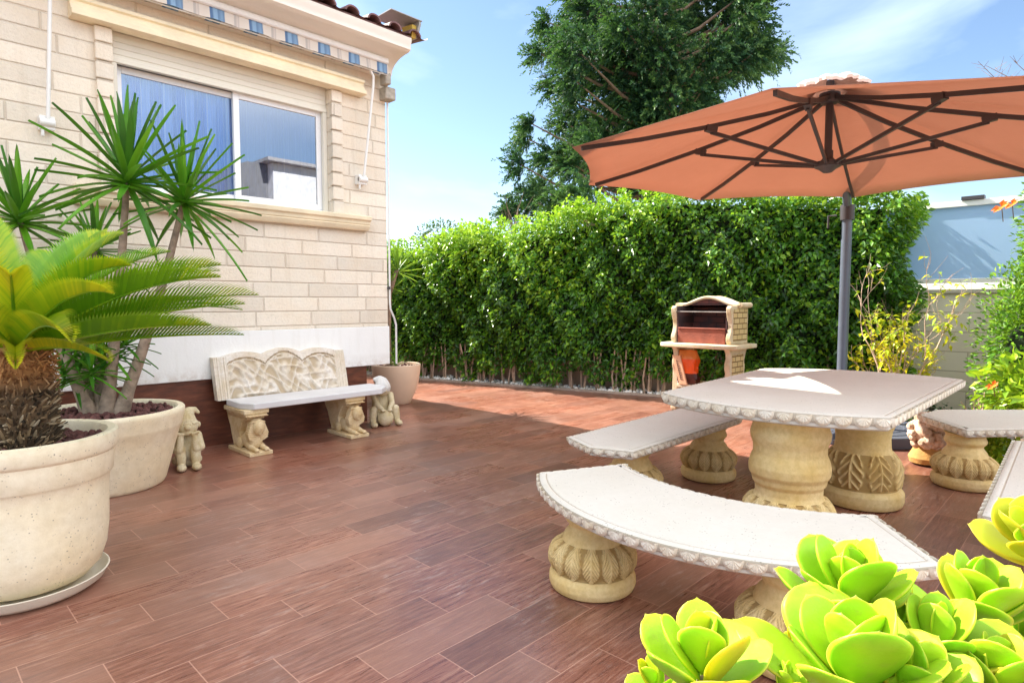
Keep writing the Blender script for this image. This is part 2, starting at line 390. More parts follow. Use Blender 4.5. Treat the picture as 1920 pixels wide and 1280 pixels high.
# ------------------------------------------------------------------ house
HY, HX = 5.78, 3.97
H = thing('house', (HX-4, HY, 0), 'cream brick single storey house wing with white plinth band, window and tiled eave', 'house')
def hb(name, mat, fn, bevel=0, parent=None, **k):
    m = MB(); fn(m); return m.build(name, mat, parent or H, True, bevel=bevel, **k)
WX0, WX1, WZ0, WZ1 = 1.40, 3.30, 2.20, 3.47          # opening
def wall(m):
    m.box(-6, WX0, HY, HY+.25, 1.033, 4.02); m.box(WX1, HX, HY, HY+.25, 1.033, 4.02)
    m.box(WX0, WX1, HY, HY+.25, 1.033, WZ0); m.box(WX0, WX1, HY, HY+.25, WZ1, 4.02)
    m.box(HX-.25, HX, HY+.25, 12.6, 1.033, 4.02); m.box(-6, HX-.25, 12.35, 12.6, 1.033, 4.02)
    m.box(-6.2, -6, HY, 12.6, 0, 4.02)
hb('brick_wall', BRICK, wall, smooth=False)
hb('white_band', RENDERW, lambda m: m.box(-6, HX+.012, HY-.014, 12.61, .61, 1.031), smooth=False, bevel=.006)
def plinth_mat():
    t = NT('brown_plinth_tile'); g = t.geo(); n = t.noise(t.map(g, (2, 2, 9)), 3, 6, .6)
    c = t.ramp(n, [(.3, (.075, .025, .016)), (.55, (.15, .045, .024)), (.75, (.24, .085, .045))])
    return t.done(t.pr(c, .4, t.bump(n, .2, .004)))
hb('plinth', plinth_mat(), lambda m: m.box(-6, 3.70, HY+.02, 12.3, -.02, .609), smooth=False)
# unseen upper storey, added set back to shade the foreground
hb('shade_storey_wall', RENDERW, lambda m: m.box(-6, 2.40, 7.45, 13, 4.0, 6.98), smooth=False)
def shade_roof(m):
    m.prism([(7.25, 6.985), (7.25, 7.10), (10.2, 8.1), (13.2, 7.10), (13.2, 6.985)], -6.2, 2.60, 'x')
hb('shade_storey_roof', TILE, shade_roof, smooth=False)
# low roof
def lroof(m):
    m.prism([(5.36, 4.03), (5.36, 4.055), (9.2, 4.63), (13.0, 4.05), (13.0, 4.03)], -6.2, 4.02, 'x')
rf = hb('roof', TILE, lroof, smooth=False)
m = MB()
x = -6.1
while x < 4.0:                       # barrel tiles along the eave
    n = 9
    for row in range(5):
        y0 = 5.30+row*.40; z0 = 4.045+row*.062
        A = []; B = []
        for k in range(n+1):
            a = pi*k/n
            A.append((x+.078-.078*cos(a), y0, z0+.006+.062*sin(a))); B.append((x+.078-.07*cos(a), y0+.45, z0+.055+.055*sin(a)))
        for k in range(n): m.q(A[k], A[k+1], B[k+1], B[k])
        A2 = [(p[0]+ (x+.078-p[0])*.22, p[1], z0+.006+(p[2]-z0-.006)*.76) for p in A]
        for k in range(n): m.q(A[k+1], A[k], A2[k], A2[k+1])
        for k in range(n): m.q(A2[k+1], A2[k], (B[k][0], B[k][1]-.1, B[k][2]-.014), (B[k+1][0], B[k+1][1]-.1, B[k+1][2]-.014))
        # channel tile
        C = []; D = []
        for k in range(6):
            a = pi*k/5; C.append((x+.20-.06*cos(a), y0+.02, z0+.035-.034*sin(a))); D.append((x+.20-.06*cos(a), y0+.45, z0+.09-.034*sin(a)))
        for k in range(5): m.q(C[k], C[k+1], D[k+1], D[k])
    x += .245
m.build('roof_tiles', TILE, rf, True, fixn=False)
m = MB()
for row in range(19):                # verge tiles
    y0 = 5.56+row*.40
    z0 = 4.06+row*.060 if y0 < 9.2 else 4.06+10*.060-(row-10)*.06
    m.tube([(4.03, y0, z0+.02), (4.03, y0+.42, z0+.085 if y0 < 9.0 else z0-.03)], [.085, .07], 10)
m.build('verge_tiles', TILE, rf, True)
m = MB(); m.prism([(5.36, 4.06), (5.50, 4.06), (5.50, 4.24), (5.30, 4.21), (5.30, 4.18)], 4.075, 4.10, 'x')
m.box(3.72, 4.11, 5.29, 5.60, 4.213, 4.222)
m.build('verge_flashing', GREYP, rf, True)
m = MB(); m.prism([(5.345, 4.10), (5.36, 4.05), (5.52, 4.07), (5.52, 4.195), (5.345, 4.175)], 4.018, 4.073, 'x')
m.build('verge_mortar', simple('ochre_mortar', (.55, .40, .08), .9), rf, True)
# cove cornice under the eave
def cove(m):
    pr = [(HY-.002, 4.028), (5.34, 4.028), (5.34, 3.985), (5.355, 3.965), (5.355, 3.915), (5.38, 3.90)]
    for k in range(11):
        a = pi/2*k/10; pr.append((5.40+.30*sin(a)*1.0, 3.895-.155*(1-cos(a))))
    pr += [(5.715, 3.735), (5.715, 3.715), (HY-.002, 3.715)]
    m.prism(pr, -6, 4.005, 'x')
hb('cornice', PLASTER, cove)
def cprof(m, x0, x1, z0, z1, pr):
    poly = [(HY-.001, z0)] + [(HY-a, z0+(z1-z0)*b) for a, b in pr] + [(HY-.001, z1)]
    m.prism(poly, x0, x1, 'x')
LP = [(.045, 0), (.045, .16), (.06, .2), (.06, .3), (.075, .36), (.095, .5), (.10, .56), (.10, .66), (.125, .70), (.125, .95), (.11, 1.0)]
hb('lintel', TRIM, lambda m: cprof(m, 1.12, 3.66, 3.445, 3.60, [(.115, 0), (.125, .05), (.125, .28), (.10, .32), (.085, .5), (.07, .62), (.07, .78), (.09, .84), (.09, 1.0)]))
hb('window_sill', TRIM, lambda m: cprof(m, 1.10, 3.70, 2.055, 2.20, [(.06, 0), (.075, .1), (.09, .3), (.085, .36), (.095, .42), (.10, .62), (.125, .72), (.13, .95), (.12, 1.0)]))
def pil(x0, x1):
    m = MB(); z = 2.203
    while z < 3.42:
        h = min(.138, 3.443-z); m.box(x0+R(-.004, .004), x1+R(-.004, .004), HY-.045+R(-.004, .004), HY+.02, z+.003, z+h-.003); z += .140
    m.build('window_pilaster', BRICK, H, True, bevel=.008, smooth=False)
pil(1.28, 1.40); pil(3.30, 3.42)
# window
WY = HY+.13
wf = MB()
def fr(m, x0, x1, z0, z1, w, y0, y1):
    m.box(x0, x0+w, y0, y1, z0, z1); m.box(x1-w, x1, y0, y1, z0, z1); m.box(x0+w, x1-w, y0, y1, z0, z0+w); m.box(x0+w, x1-w, y0, y1, z1-w, z1)
fr(wf, WX0, WX1, WZ0+.005, 3.27, .035, WY-.03, WY+.06)
win = wf.build('window', PVC, H, True, bevel=.004, smooth=False)
m = MB(); fr(m, 1.44, 2.44, 2.24, 3.23, .055, WY+.012, WY+.045); m.build('sash', PVC, win, True, bevel=.004, smooth=False)
m = MB(); fr(m, 2.38, 3.262, 2.24, 3.23, .055, WY-.024, WY+.010); m.build('sash', PVC, win, True, bevel=.004, smooth=False)
t = NT('reflective_glass'); tr = t.n('BsdfTransparent'); tr.inputs[0].default_value = (.80, .88, 1, 1)
gl = t.n('BsdfGlossy'); gl.inputs['Roughness'].default_value = .015; gl.inputs[0].default_value = (.75, .88, 1, 1)
fn = t.n('Fresnel'); fn.inputs[0].default_value = 1.5
GLASS = t.done(t.mixs(t.math('ADD', t.math('MULTIPLY', fn.outputs[0], 1.1), .11, clamp=True), tr.outputs[0], gl.outputs[0]))
m = MB(); m.box(1.495, 2.385, WY+.026, WY+.030, 2.295, 3.175); m.build('pane', GLASS, win, True, smooth=False)
t = NT('darker_reflective_glass'); tr = t.n('BsdfTransparent'); tr.inputs[0].default_value = (.42, .48, .62, 1)
gl = t.n('BsdfGlossy'); gl.inputs['Roughness'].default_value = .01; gl.inputs[0].default_value = (.9, .95, 1, 1)
fn = t.n('Fresnel'); fn.inputs[0].default_value = 1.5
GLASS2 = t.done(t.mixs(t.math('ADD', t.math('MULTIPLY', fn.outputs[0], 1.3), .24, clamp=True), tr.outputs[0], gl.outputs[0]))
m = MB(); m.box(2.435, 3.207, WY-.010, WY-.006, 2.295, 3.175); m.build('pane', GLASS2, win, True, smooth=False)
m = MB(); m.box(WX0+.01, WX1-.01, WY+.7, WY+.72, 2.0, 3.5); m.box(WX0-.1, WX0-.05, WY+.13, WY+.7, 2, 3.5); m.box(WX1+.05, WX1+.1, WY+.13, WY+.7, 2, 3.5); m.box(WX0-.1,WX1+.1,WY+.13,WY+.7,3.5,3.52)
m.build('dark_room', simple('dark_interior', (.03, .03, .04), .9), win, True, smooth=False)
t = NT('striped_curtain'); g = t.geo(); xx = t.sep(g)[0]
s1 = t.math('FRACT', t.math('MULTIPLY', xx, 5.6)); s2 = t.math('FRACT', t.math('MULTIPLY', xx, 22.4))
c = t.ramp(s1, [(0, (.04, .14, .60)), (.22, (.06, .20, .70)), (.25, (.95, .97, 1)), (.30, (.95, .97, 1)), (.33, (.30, .45, .88)), (.62, (.48, .62, .95)), (.66, (.03, .12, .5)), (.8, (.06, .20, .64)), (1, (.04, .14, .60))])  # sky reflection put into the blue ground; pale stripes are the cloth's
c = t.mix(t.math('MULTIPLY', t.math('LESS_THAN', s2, .18), .35), c, (.8, .86, 1))
cu = t.pr(c, .9); tl = t.n('BsdfTranslucent'); t.l(c, tl.inputs[0])
CURT = t.done(t.mixs(.3, cu, tl.outputs[0]))
m = MB(); N = 240; pv = None
for k in range(N+1):
    x = 1.46 + 1.78*k/N; y = WY+.085+.018*sin(x*38+.6*sin(x*5))+.008*sin(x*91)
    if pv: m.q((pv[0], pv[1], 2.22), (x, y, 2.22), (x, y, 3.30), (pv[0], pv[1], 3.30))
    pv = (x, y)
m.build('curtain', CURT, win, True, fixn=False)
def shutter(m):
    m.box(WX0+.001, WX1-.001, WY-.06, WY+.1, 3.235, WZ1-.002)
    for z in (3.29, 3.34, 3.39): m.box(WX0+.02, WX1-.02, WY-.066, WY-.055, z, z+.042)
    m.box(WX0+.002, WX1-.002, WY-.078, WY-.03, 3.222, 3.262)
hb('shutter_box', SHUT, shutter, bevel=.004, parent=win, smooth=False)
for xa, xb in ((WX1-.045, WX1-.002), (WX0+.002, WX0+.045)):
    m = MB(); m.box(xa, xb, WY-.075, WY-.032, 2.205, 3.22); m.build('shutter_rail', SHUT, win, True, bevel=.003, smooth=False)
# awning
AW = thing('awning', (2, 5.7, 3.7), 'rolled up awning with blue and beige striped valance above the window', 'awning')
t = NT('awning_stripes'); g = t.geo(); x, y, z = t.sep(g)
s1 = t.math('FRACT', t.math('DIVIDE', t.math('SUBTRACT', x, 1.75-6.64), .332))
c = t.ramp(s1, [(0, (.10, .19, .36)), (.06, (.10, .19, .36)), (.10, (.26, .42, .62)), (.18, (.26, .42, .62)), (.21, (.13, .24, .42)), (.30, (.22, .36, .55)), (.36, (.14, .25, .42)), (.385, (.70, .64, .58))])
c2 = t.ramp(s1, [(.385, (.70, .64, .58)), (.60, (.70, .64, .58)), (.62, (.50, .47, .45)), (.67, (.52, .48, .45)), (.69, (.68, .62, .57)), (.73, (.55, .5, .47)), (.76, (.72, .66, .60)), (1, (.72, .66, .60))])
c = t.mix(t.math('GREATER_THAN', s1, .385), c, c2)
AWM = t.done(t.pr(c, .9, t.bump(t.noise(g, 200, 2), .1, .002)))
m = MB(); N = 320
for k in range(N):
    xa = -3+6.88*k/N; xb = -3+6.88*(k+1)/N
    f = lambda x: 5.575+.006*sin(x*17)+.004*sin(x*41)
    g0 = lambda x: 3.688+.006*abs(sin(x*9.5))
    m.add([(xa, f(xa), g0(xa)), (xb, f(xb), g0(xb)), (xb, 5.585, 3.795), (xa, 5.585, 3.795), (xa, f(xa)+.006, g0(xa)), (xb, f(xb)+.006, g0(xb)), (xb, 5.59, 3.795), (xa, 5.59, 3.795)],
          [(0, 1, 2, 3), (7, 6, 5, 4), (0, 4, 5, 1)])
m.build('valance', AWM, AW, True, fixn=False)
m = MB(); m.box(-3, 3.885, 5.592, 5.605, 3.684, 3.69); m.build('valance_hem', WHITEM, AW, True)
m = MB(); m.prism([(5.57, 3.79), (5.56, 3.80), (5.56, 3.835), (5.575, 3.85), (5.63, 3.85), (5.64, 3.83), (5.64, 3.79)], -3, 3.87, 'x'); m.build('front_bar', WHITEM, AW, True)
m = MB(); m.tube([(-3, 5.70, 3.76), (3.84, 5.70, 3.76)], .045, 14); m.build('fabric_roll', AWM, AW, True)
def arm(x0, x1, zt, piv):
    m = MB(); m.tube([(x0-.10, 5.60, zt+.02), (x0-.05, 5.61, zt), (x0, 5.62, zt-.06), (x0, 5.625, zt-.16), (x1, 5.69, piv)], .0135, 10)
    a = m.build('arm', WHITEM, AW, True)
    m = MB(); m.box(x1-.05, x1+.045, 5.70, HY+.0, piv-.05, piv+.05); m.tube([(x1-.05, 5.70, piv), (x1+.045, 5.70, piv)], .03, 10); m.tube([(x1-.03, 5.72, piv-.04), (x1-.03, 5.72, piv-.10)], .012, 8)
    m.build('arm_bracket', WHITEM, a, True, bevel=.006)
arm(3.72, 3.63, 3.70, 2.58); arm(.99, .95, 3.75, 2.62)
m = MB(); m.box(3.86, 3.93, 5.60, 5.72, 3.60, 3.72); m.box(3.90, 4.03, 5.66, 5.80, 3.47, 3.60); m.build('gearbox', simple('weathered_bracket', (.42, .38, .32), .7, .3, 20), AW, True, bevel=.012)
P_ = thing('downpipe', (4.0, 5.76, .7), 'thin white pipe running down the house corner with a kink near the bottom', 'pipe')
m = MB(); m.tube([(3.993, 5.77, 3.7), (3.993, 5.77, 1.30), (4.0, 5.77, 1.22), (4.07, 5.80, 1.12), (4.10, 5.81, 1.04), (4.10, 5.81, .60)], .011, 8); m.build('pipe', WHITEM, P_, True)
m = MB(); m.box(3.966, 3.99, 5.75, 5.79, 1.44, 1.47); m.build('clip', DKMET, P_, True)

# neighbour house behind the viewer (mirrored in the window)
NB = thing('neighbour_house', (11, -9.5, 0), 'white rendered neighbouring house with dark tiled roof behind the camera', 'house')
m = MB(); m.box(9.6, 17, -15, -8.8, 0, 6.0); m.build('wall', simple('neighbour_render', (.85, .84, .84), .9), NB, True, smooth=False)
m = MB(); m.box(9.3, 17.4, -15.3, -8.5, 6.01, 6.12); m.build('roof', simple('neighbour_roof', (.45, .43, .42), .8), NB, True, smooth=False)
m = MB(); m.prism([(5.0, 0), (9.59, 0), (9.59, 6.0), (8.9, 6.0), (5.0, 4.3)], -15, -9.2, 'y'); m.build('side_wing', simple('neighbour_grey', (.22, .22, .23), .9), NB, True, smooth=False)
for wx in (6.6, 8.0):
    m = MB(); m.box(wx, wx+.7, -9.19, -9.15, 3.0, 4.0); m.build('window', simple('dark_glass', (.03, .035, .05), .1), NB, True, smooth=False)

# ------------------------------------------------------------------ hedge
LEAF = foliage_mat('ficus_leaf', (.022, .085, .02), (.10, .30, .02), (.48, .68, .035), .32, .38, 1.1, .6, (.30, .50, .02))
HDARK = simple('hedge_dark_core', (.012, .022, .008), .95, .5, 5)  # near-black colour of the solid cores behind the leaves
def htop(s):
    pts = [(-6, 2.35), (-1.6, 2.15), (0, 2.2), (.8, 2.42), (1.6, 2.4), (2.2, 2.5), (3.2, 2.72), (4.3, 2.82), (5.4, 2.72), (6.4, 2.62), (7.2, 2.6)]
    for (a, b), (c, d) in zip(pts, pts[1:]):
        if a <= s <= c: return b+(d-b)*(s-a)/(c-a)
    return 2.4
def hbulge(s, z):
    zt = htop(s); return .10*sin(s*1.9+z*1.1)+.07*sin(s*4.3-z*2.4+1)+.05*sin(z*5+s*7)-.10*sin(pi*min(1, max(0, z/zt)))*1.0
HG = thing('hedge', hp(3.2, .3), 'long tall clipped leafy green hedge along the far side of the patio', 'hedge')
S0, S1 = -5.0, 6.75
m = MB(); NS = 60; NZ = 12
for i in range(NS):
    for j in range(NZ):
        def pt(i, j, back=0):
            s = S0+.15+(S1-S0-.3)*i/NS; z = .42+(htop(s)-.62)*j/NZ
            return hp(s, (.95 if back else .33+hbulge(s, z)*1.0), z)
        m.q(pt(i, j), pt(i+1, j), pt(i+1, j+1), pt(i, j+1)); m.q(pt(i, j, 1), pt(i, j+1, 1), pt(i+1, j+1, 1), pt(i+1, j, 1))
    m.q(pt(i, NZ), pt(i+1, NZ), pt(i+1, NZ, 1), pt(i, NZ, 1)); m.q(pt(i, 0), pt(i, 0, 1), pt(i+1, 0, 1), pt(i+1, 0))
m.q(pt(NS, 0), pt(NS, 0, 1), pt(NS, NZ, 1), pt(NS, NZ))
m.build('dark_core', HDARK, HG, True, fixn=False)  # solid dark hull filling the hedge behind its leaves
m = MB()
def hleaf(s, z, off, out):
    p = hp(s, off, z)
    d = Vector((R(-1, 1), R(-1, 1), R(-1.1, .5)))+out*.9; d.normalize()
    up = (out*1.0+Vector((R(-.8, .8), R(-.8, .8), R(-.3, 1.1)))).normalized()
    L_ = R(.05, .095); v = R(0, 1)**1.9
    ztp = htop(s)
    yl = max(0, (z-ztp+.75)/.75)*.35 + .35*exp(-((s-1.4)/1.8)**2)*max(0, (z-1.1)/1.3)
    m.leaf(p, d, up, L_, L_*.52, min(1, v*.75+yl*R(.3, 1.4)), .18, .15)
outf = -hn
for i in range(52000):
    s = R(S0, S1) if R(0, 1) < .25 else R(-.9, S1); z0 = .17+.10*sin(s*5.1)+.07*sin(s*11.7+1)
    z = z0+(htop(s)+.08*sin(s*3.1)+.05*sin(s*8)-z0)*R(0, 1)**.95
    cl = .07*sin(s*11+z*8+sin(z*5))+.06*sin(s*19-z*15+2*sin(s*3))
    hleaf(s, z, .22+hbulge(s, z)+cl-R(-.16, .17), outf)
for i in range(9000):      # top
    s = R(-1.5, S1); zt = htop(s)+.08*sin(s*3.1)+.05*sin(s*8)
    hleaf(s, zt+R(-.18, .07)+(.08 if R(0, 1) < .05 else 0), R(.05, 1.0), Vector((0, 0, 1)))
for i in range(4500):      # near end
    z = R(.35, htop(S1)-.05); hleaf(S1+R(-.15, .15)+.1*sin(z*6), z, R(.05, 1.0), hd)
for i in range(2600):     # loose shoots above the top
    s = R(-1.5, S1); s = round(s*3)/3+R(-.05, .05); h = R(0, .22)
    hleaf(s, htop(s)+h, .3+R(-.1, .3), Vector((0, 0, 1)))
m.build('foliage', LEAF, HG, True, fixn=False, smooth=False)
for k in range(36):
    s = -1.5+k*.228+R(-.06, .06); m = MB()
    for q in range(random.choice((2, 3, 3))):
        a = R(-.06, .06); x0 = R(.16, .24)
        m.tube([hp(s+a, x0, -.02), hp(s+a*1.5+R(-.03, .03), x0+R(-.03, .03), .22), hp(s+a*2+R(-.08, .08), x0+R(-.05, .08), .62)], [R(.014, .024), .014, .011], 7)
    m.build('trunk', BARKP, HG, True)
gw = MB(); gw.obox(hp(.0, .66, .3), hd*6.8, hn*.06, (0, 0, .3))
tag(gw.build('low_wall', simple('pinkish_wall', (.68, .46, .36), .9, .15, 3), smooth=False), 'low pinkish wall behind the hedge trunks', 'wall')
# round bush behind left end of the hedge
def noop(): pass
def bush(name, c, rr, n, mat, label, cat, leafL=(.04, .08), core=True, wid=.5, trunk=True, group=None, parts=6, upb=.3):
    T = thing(name, (c[0], c[1], 0), label, cat, group=group)
    c = Vector(c); bl = [(c+Vector((R(-.5, .5)*rr[0], R(-.5, .5)*rr[1], R(-.5, .5)*rr[2])), R(.45, .65)) for _ in range(parts)]
    m = MB()
    for i in range(n):
        b, f = random.choice(bl); u = Vector((R(-1, 1), R(-1, 1), R(-1, 1)))
        while u.length > 1 or u.length < .1: u = Vector((R(-1, 1), R(-1, 1), R(-1, 1)))
        un = u.normalized(); rad = R(.35, 1.08)**.6
        p = b+Vector((un.x*rr[0]*f, un.y*rr[1]*f, un.z*rr[2]*f))*rad
        if p.z < .03: continue
        d = (un+Vector((R(-1, 1), R(-1, 1), R(-.6, .9)))*.8); L_ = R(*leafL)
        m.leaf(p, d, (un+Vector((0, 0, upb))), L_, L_*wid, R(0, 1)**1.3, .15, .15)
    m.build('foliage', mat, T, True, fixn=False, smooth=False)
    if core:
        m = MB()
        for b, f in bl: m.ell(b, (rr[0]*f*.32, rr[1]*f*.32, rr[2]*f*.32), 12, 8)
        m.build('dark_core', HDARK, T, True)
    if trunk:
        m = MB()
        for k in range(3): m.tube([(c[0]+R(-.05, .05), c[1]+R(-.05, .05), 0), (c[0]+R(-.15, .15), c[1]+R(-.15, .15), c[2]*.5), c+Vector((R(-.3, .3)*rr[0], R(-.3, .3)*rr[1], 0))], [.05, .035, .015], 8)
        m.build('trunk', BARK, T, True)
    return T
DKLEAF = foliage_mat('dark_leaf', (.02, .05, .012), (.045, .11, .02), (.14, .22, .03), .5, .25, 1.2)
bush('bush', at(862, 470, 11.6), (.75, .75, .62), 6500, DKLEAF, 'rounded green bush rising behind the low left end of the hedge', 'bush')
bush('bush', at(740, 500, 11.8), (.75, .6, .6), 4200, DKLEAF, 'dark bush behind the slim potted yucca at the house corner', 'bush')

# ------------------------------------------------------------------ big conifer
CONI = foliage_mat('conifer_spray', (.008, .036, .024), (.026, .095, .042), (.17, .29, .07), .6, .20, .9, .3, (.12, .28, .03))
T = thing('conifer_tree', at(1225, 600, 13.8)*1.0, 'tall dark conifer with shaggy uneven crown towering behind the hedge', 'tree'); T.location.z = 0
base = T.location.copy()
cl = []
def cadd(px, py, rpx, n=1):
    for _ in range(n):
        d = 13.8+R(-1.7, 1.7); cl.append((at(px+R(-24, 24), py+R(-22, 22), d), rpx*d/FPX*R(.72, 1.0)))
for px, py, r in [(1110,-20,60),(1180,-40,60),(1260,-30,70),(1330,-30,60),(1390,0,50),(1090,30,55),(1150,40,60),(1220,30,65),(1290,40,60),(1350,40,60),(1400,50,50),
                  (1435,95,36),(1400,112,42),(1450,112,18),(1360,105,55),(1300,110,60),(1230,100,65),(1160,100,60),(1090,90,50),(1045,95,38),(1010,118,18),(1040,45,22),(1050,70,32),
                  (1110,150,50),(1180,160,60),(1250,165,60),(1310,160,50),(1350,140,36),(1070,150,35),(1030,165,22),(1090,205,42),(1150,220,55),(1210,225,58),(1270,220,52),(1315,210,28),
                  (1100,255,38),(1150,280,50),(1210,280,55),(1265,265,45),(1050,250,34),(1020,235,14),(1080,300,40),(1130,330,50),(1190,330,45),(1240,320,45),(1060,330,30),
                  (1030,355,36),(995,330,26),(985,270,17),(1000,295,20),(975,385,22),(955,378,12),(1010,385,30),(1060,385,45),(1110,380,40),(1340,100,50),
                  (1200,70,55),(1215,130,55),(1205,200,55),(1195,260,50),(1235,215,50),(1180,110,50),(1160,180,45),(1250,120,50),(1130,250,40),(1290,190,36),(1180,-130,90),(1270,-140,90),(1220,-230,80),(1230,-320,60),(1110,-100,60),(1340,-100,60)]:
    cadd(px, py, r, 2 if r > 34 else 1)
m = MB(); core = MB(); tr_ = MB()
def trunk_pt(z): return Vector((base.x+.15*sin(z*.6), base.y+.1*sin(z*.9), z))
for c, r in cl:
    tz = max(1.2, c.z-.6*abs((c-trunk_pt(c.z)).length)*.7); a = trunk_pt(tz); mid = (a+c)/2+Vector((0, 0, -.15))
    tr_.tube([a, mid, c], [.055, .035, .012], 6)
    core.ell(c, (r*.10, r*.10, r*.12), 8, 6)
    tips = int(36+r*r*260); cv = R(-.12, .12)
    for k in range(tips):
        un = Vector((R(-1, 1), R(-1, 1), R(-.9, 1))).normalized()
        outw = (c-trunk_pt(c.z)); outw.z = 0
        if outw.length > .01: outw.normalize()
        p0 = c+Vector((un.x*r, un.y*r, un.z*r*1.1))*R(.2, .95)
        ax = (un*.6+outw*.7+Vector((0, 0, R(-.5, .8)))).normalized()
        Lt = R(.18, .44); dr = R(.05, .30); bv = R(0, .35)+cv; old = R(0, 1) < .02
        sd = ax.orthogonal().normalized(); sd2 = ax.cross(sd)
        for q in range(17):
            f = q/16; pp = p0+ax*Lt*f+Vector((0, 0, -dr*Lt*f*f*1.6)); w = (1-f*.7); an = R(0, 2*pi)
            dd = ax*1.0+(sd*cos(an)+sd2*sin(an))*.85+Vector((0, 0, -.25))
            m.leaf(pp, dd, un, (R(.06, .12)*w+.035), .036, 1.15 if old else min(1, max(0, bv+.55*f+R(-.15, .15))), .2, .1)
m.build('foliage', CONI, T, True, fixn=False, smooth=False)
core.build('dark_core', simple('conifer_inner', (.016, .018, .012), .95), T, True)  # small solid dark cores inside the clumps
tr_.build('branches', BARK, T, True)
m = MB(); m.tube([trunk_pt(z) for z in (0, 1, 2, 3, 4, 5, 6, 7, 8, 9.5)], [.34, .30, .27, .24, .22, .19, .16, .13, .1, .05], 14); m.build('trunk', BARK, T, True)
# bare little tree behind hedge
T = thing('bare_tree', (at(965, 430, 13).x, at(965, 430, 13).y, 0), 'small leafless twiggy tree behind the hedge left of the conifer', 'tree')
m = MB(); b0 = Vector((T.location.x, T.location.y, 0)); topc = at(965, 420, 13)
m.tube([b0, b0+Vector((0, 0, topc.z*.6)), topc+Vector((0, 0, -.35))], [.06, .04, .02], 7)
for k in range(16):
    s0 = topc+Vector((0, 0, -.5+R(0, .3))); e = s0+Vector((R(-.45, .45), R(-.45, .45), R(.35, .95)))
    m.tube([s0, (s0+e)/2+Vector((R(-.05, .05), 0, .05)), e], [.010, .006, .003], 4)
m.build('branches', BARK, T, True)

# ------------------------------------------------------------------ right-hand garden wall, screen, plants
t = NT('block_wall'); g = t.geo(); x, y, z = t.sep(g)
bk = t.n('TexBrick'); t.l(t.comb(y, z), bk.inputs['Vector']); bk.inputs['Scale'].default_value = 1; bk.inputs['Brick Width'].default_value = .8; bk.inputs['Row Height'].default_value = .235
bk.inputs['Mortar Size'].default_value = .006; bk.inputs['Color1'].default_value = (.86, .79, .66, 1); bk.inputs['Color2'].default_value = (.88, .82, .70, 1); bk.inputs['Mortar'].default_value = (.50, .43, .33, 1)
BW = t.done(t.pr(t.mix(t.math('MULTIPLY', t.noise(g, 3, 5), .4), bk.outputs[0], (.42, .37, .28)), .9, t.bump(t.noise(g, 60, 5), .3, .005)))
T = thing('garden_wall', (9.1, 0, 0), 'beige block garden wall behind the shrubs on the right', 'wall')
m = MB(); m.box(9.0, 9.2, -8, 4.5, 0, 1.40); m.build('wall', BW, T, True, smooth=False)
m = MB(); m.box(8.97, 9.23, -8, 4.5, 1.402, 1.45); m.build('coping', simple('coping', (.55, .50, .42), .8), T, True, smooth=False, bevel=.006)
T = thing('privacy_screen', (9.1, 0, 1.45), 'pale blue frosted screen in a white frame on top of the garden wall', 'screen')
m = MB()
for y0 in (-7.2, -4.6, -2.0, .6, 3.2): m.box(9.075, 9.125, y0-.03, y0+.03, 1.452, 2.43)
m.box(9.06, 9.14, -7.5, 3.4, 2.432, 2.50); m.box(9.06, 9.14, -7.5, 3.4, 1.53, 1.58)
m.build('frame', WHITEM, T, True, smooth=False, bevel=.005)
t = NT('frosted_panel'); t_ = t.n('BsdfTranslucent'); t_.inputs[0].default_value = (.55, .70, .85, 1)
FRO = t.done(t.mixs(.55, t.pr((.50, .68, .86), .35), t_.outputs[0]))
m = MB(); m.box(9.09, 9.11, -7.2, 3.2, 1.582, 2.43); m.build('panel', FRO, T, True, smooth=False)
pk = at(1800, 378, 9.1)
# thin shelf-like fitting on the screen
m = MB(); m.box(9.04, 9.16, 1.12, 1.34, 2.503, 2.545); m.build('top_fitting', DKMET, T, True)
THU = foliage_mat('thuja_green', (.04, .12, .01), (.11, .30, .015), (.32, .52, .03), .5, .3, 2.4, .4, (.35, .55, .03))
bush('cypress_shrub', (8.05, .38, 1.45), (.62, .72, 1.62), 44000, THU, 'tall bright green columnar conifer shrub at the right edge', 'shrub', (.03, .07), True, .42, True, parts=16)
BRL = foliage_mat('bright_leaf', (.08, .2, .01), (.22, .45, .02), (.5, .65, .04), .38, .4, 2.5, .5, (.5, .65, .03))
bush('leafy_bush', (7.45, .30, .52), (.62, .62, .50), 2300, BRL, 'low bright green leafy bush in front of the column shrub', 'bush', (.07, .13), False, .5, True)
bush('leafy_bush', (7.8, -.7, .9), (.7, .7, .9), 3000, BRL, 'taller bright leafy bush just beyond the right edge of the view', 'bush', (.07, .12), False, .5, True)
GC = foliage_mat('ground_cover_leaf', (.01, .05, .01), (.03, .12, .015), (.08, .22, .02), .5, .2, 3)
m = MB()
for i in range(5200):
    p = Vector((R(7.45, 8.9), R(-.9, 3.0), 0)); 
    if sin(p.x*5)*cos(p.y*4)+.4*sin(p.y*9) < -.1: continue
    p.z = R(0, .10); m.leaf(p, Vector((R(-1, 1), R(-1, 1), R(.1, 1))), Vector((0, 0, 1)), R(.03, .06), .03, R(0, 1), .1, .1)
tag(m.build('ground_cover', GC, fixn=False, smooth=False), 'dark green creeping ground cover in the bed by the wall', 'ground cover', kind='stuff')
FLO = simple('orange_petal', (.85, .20, .01), .5, .15, 20)
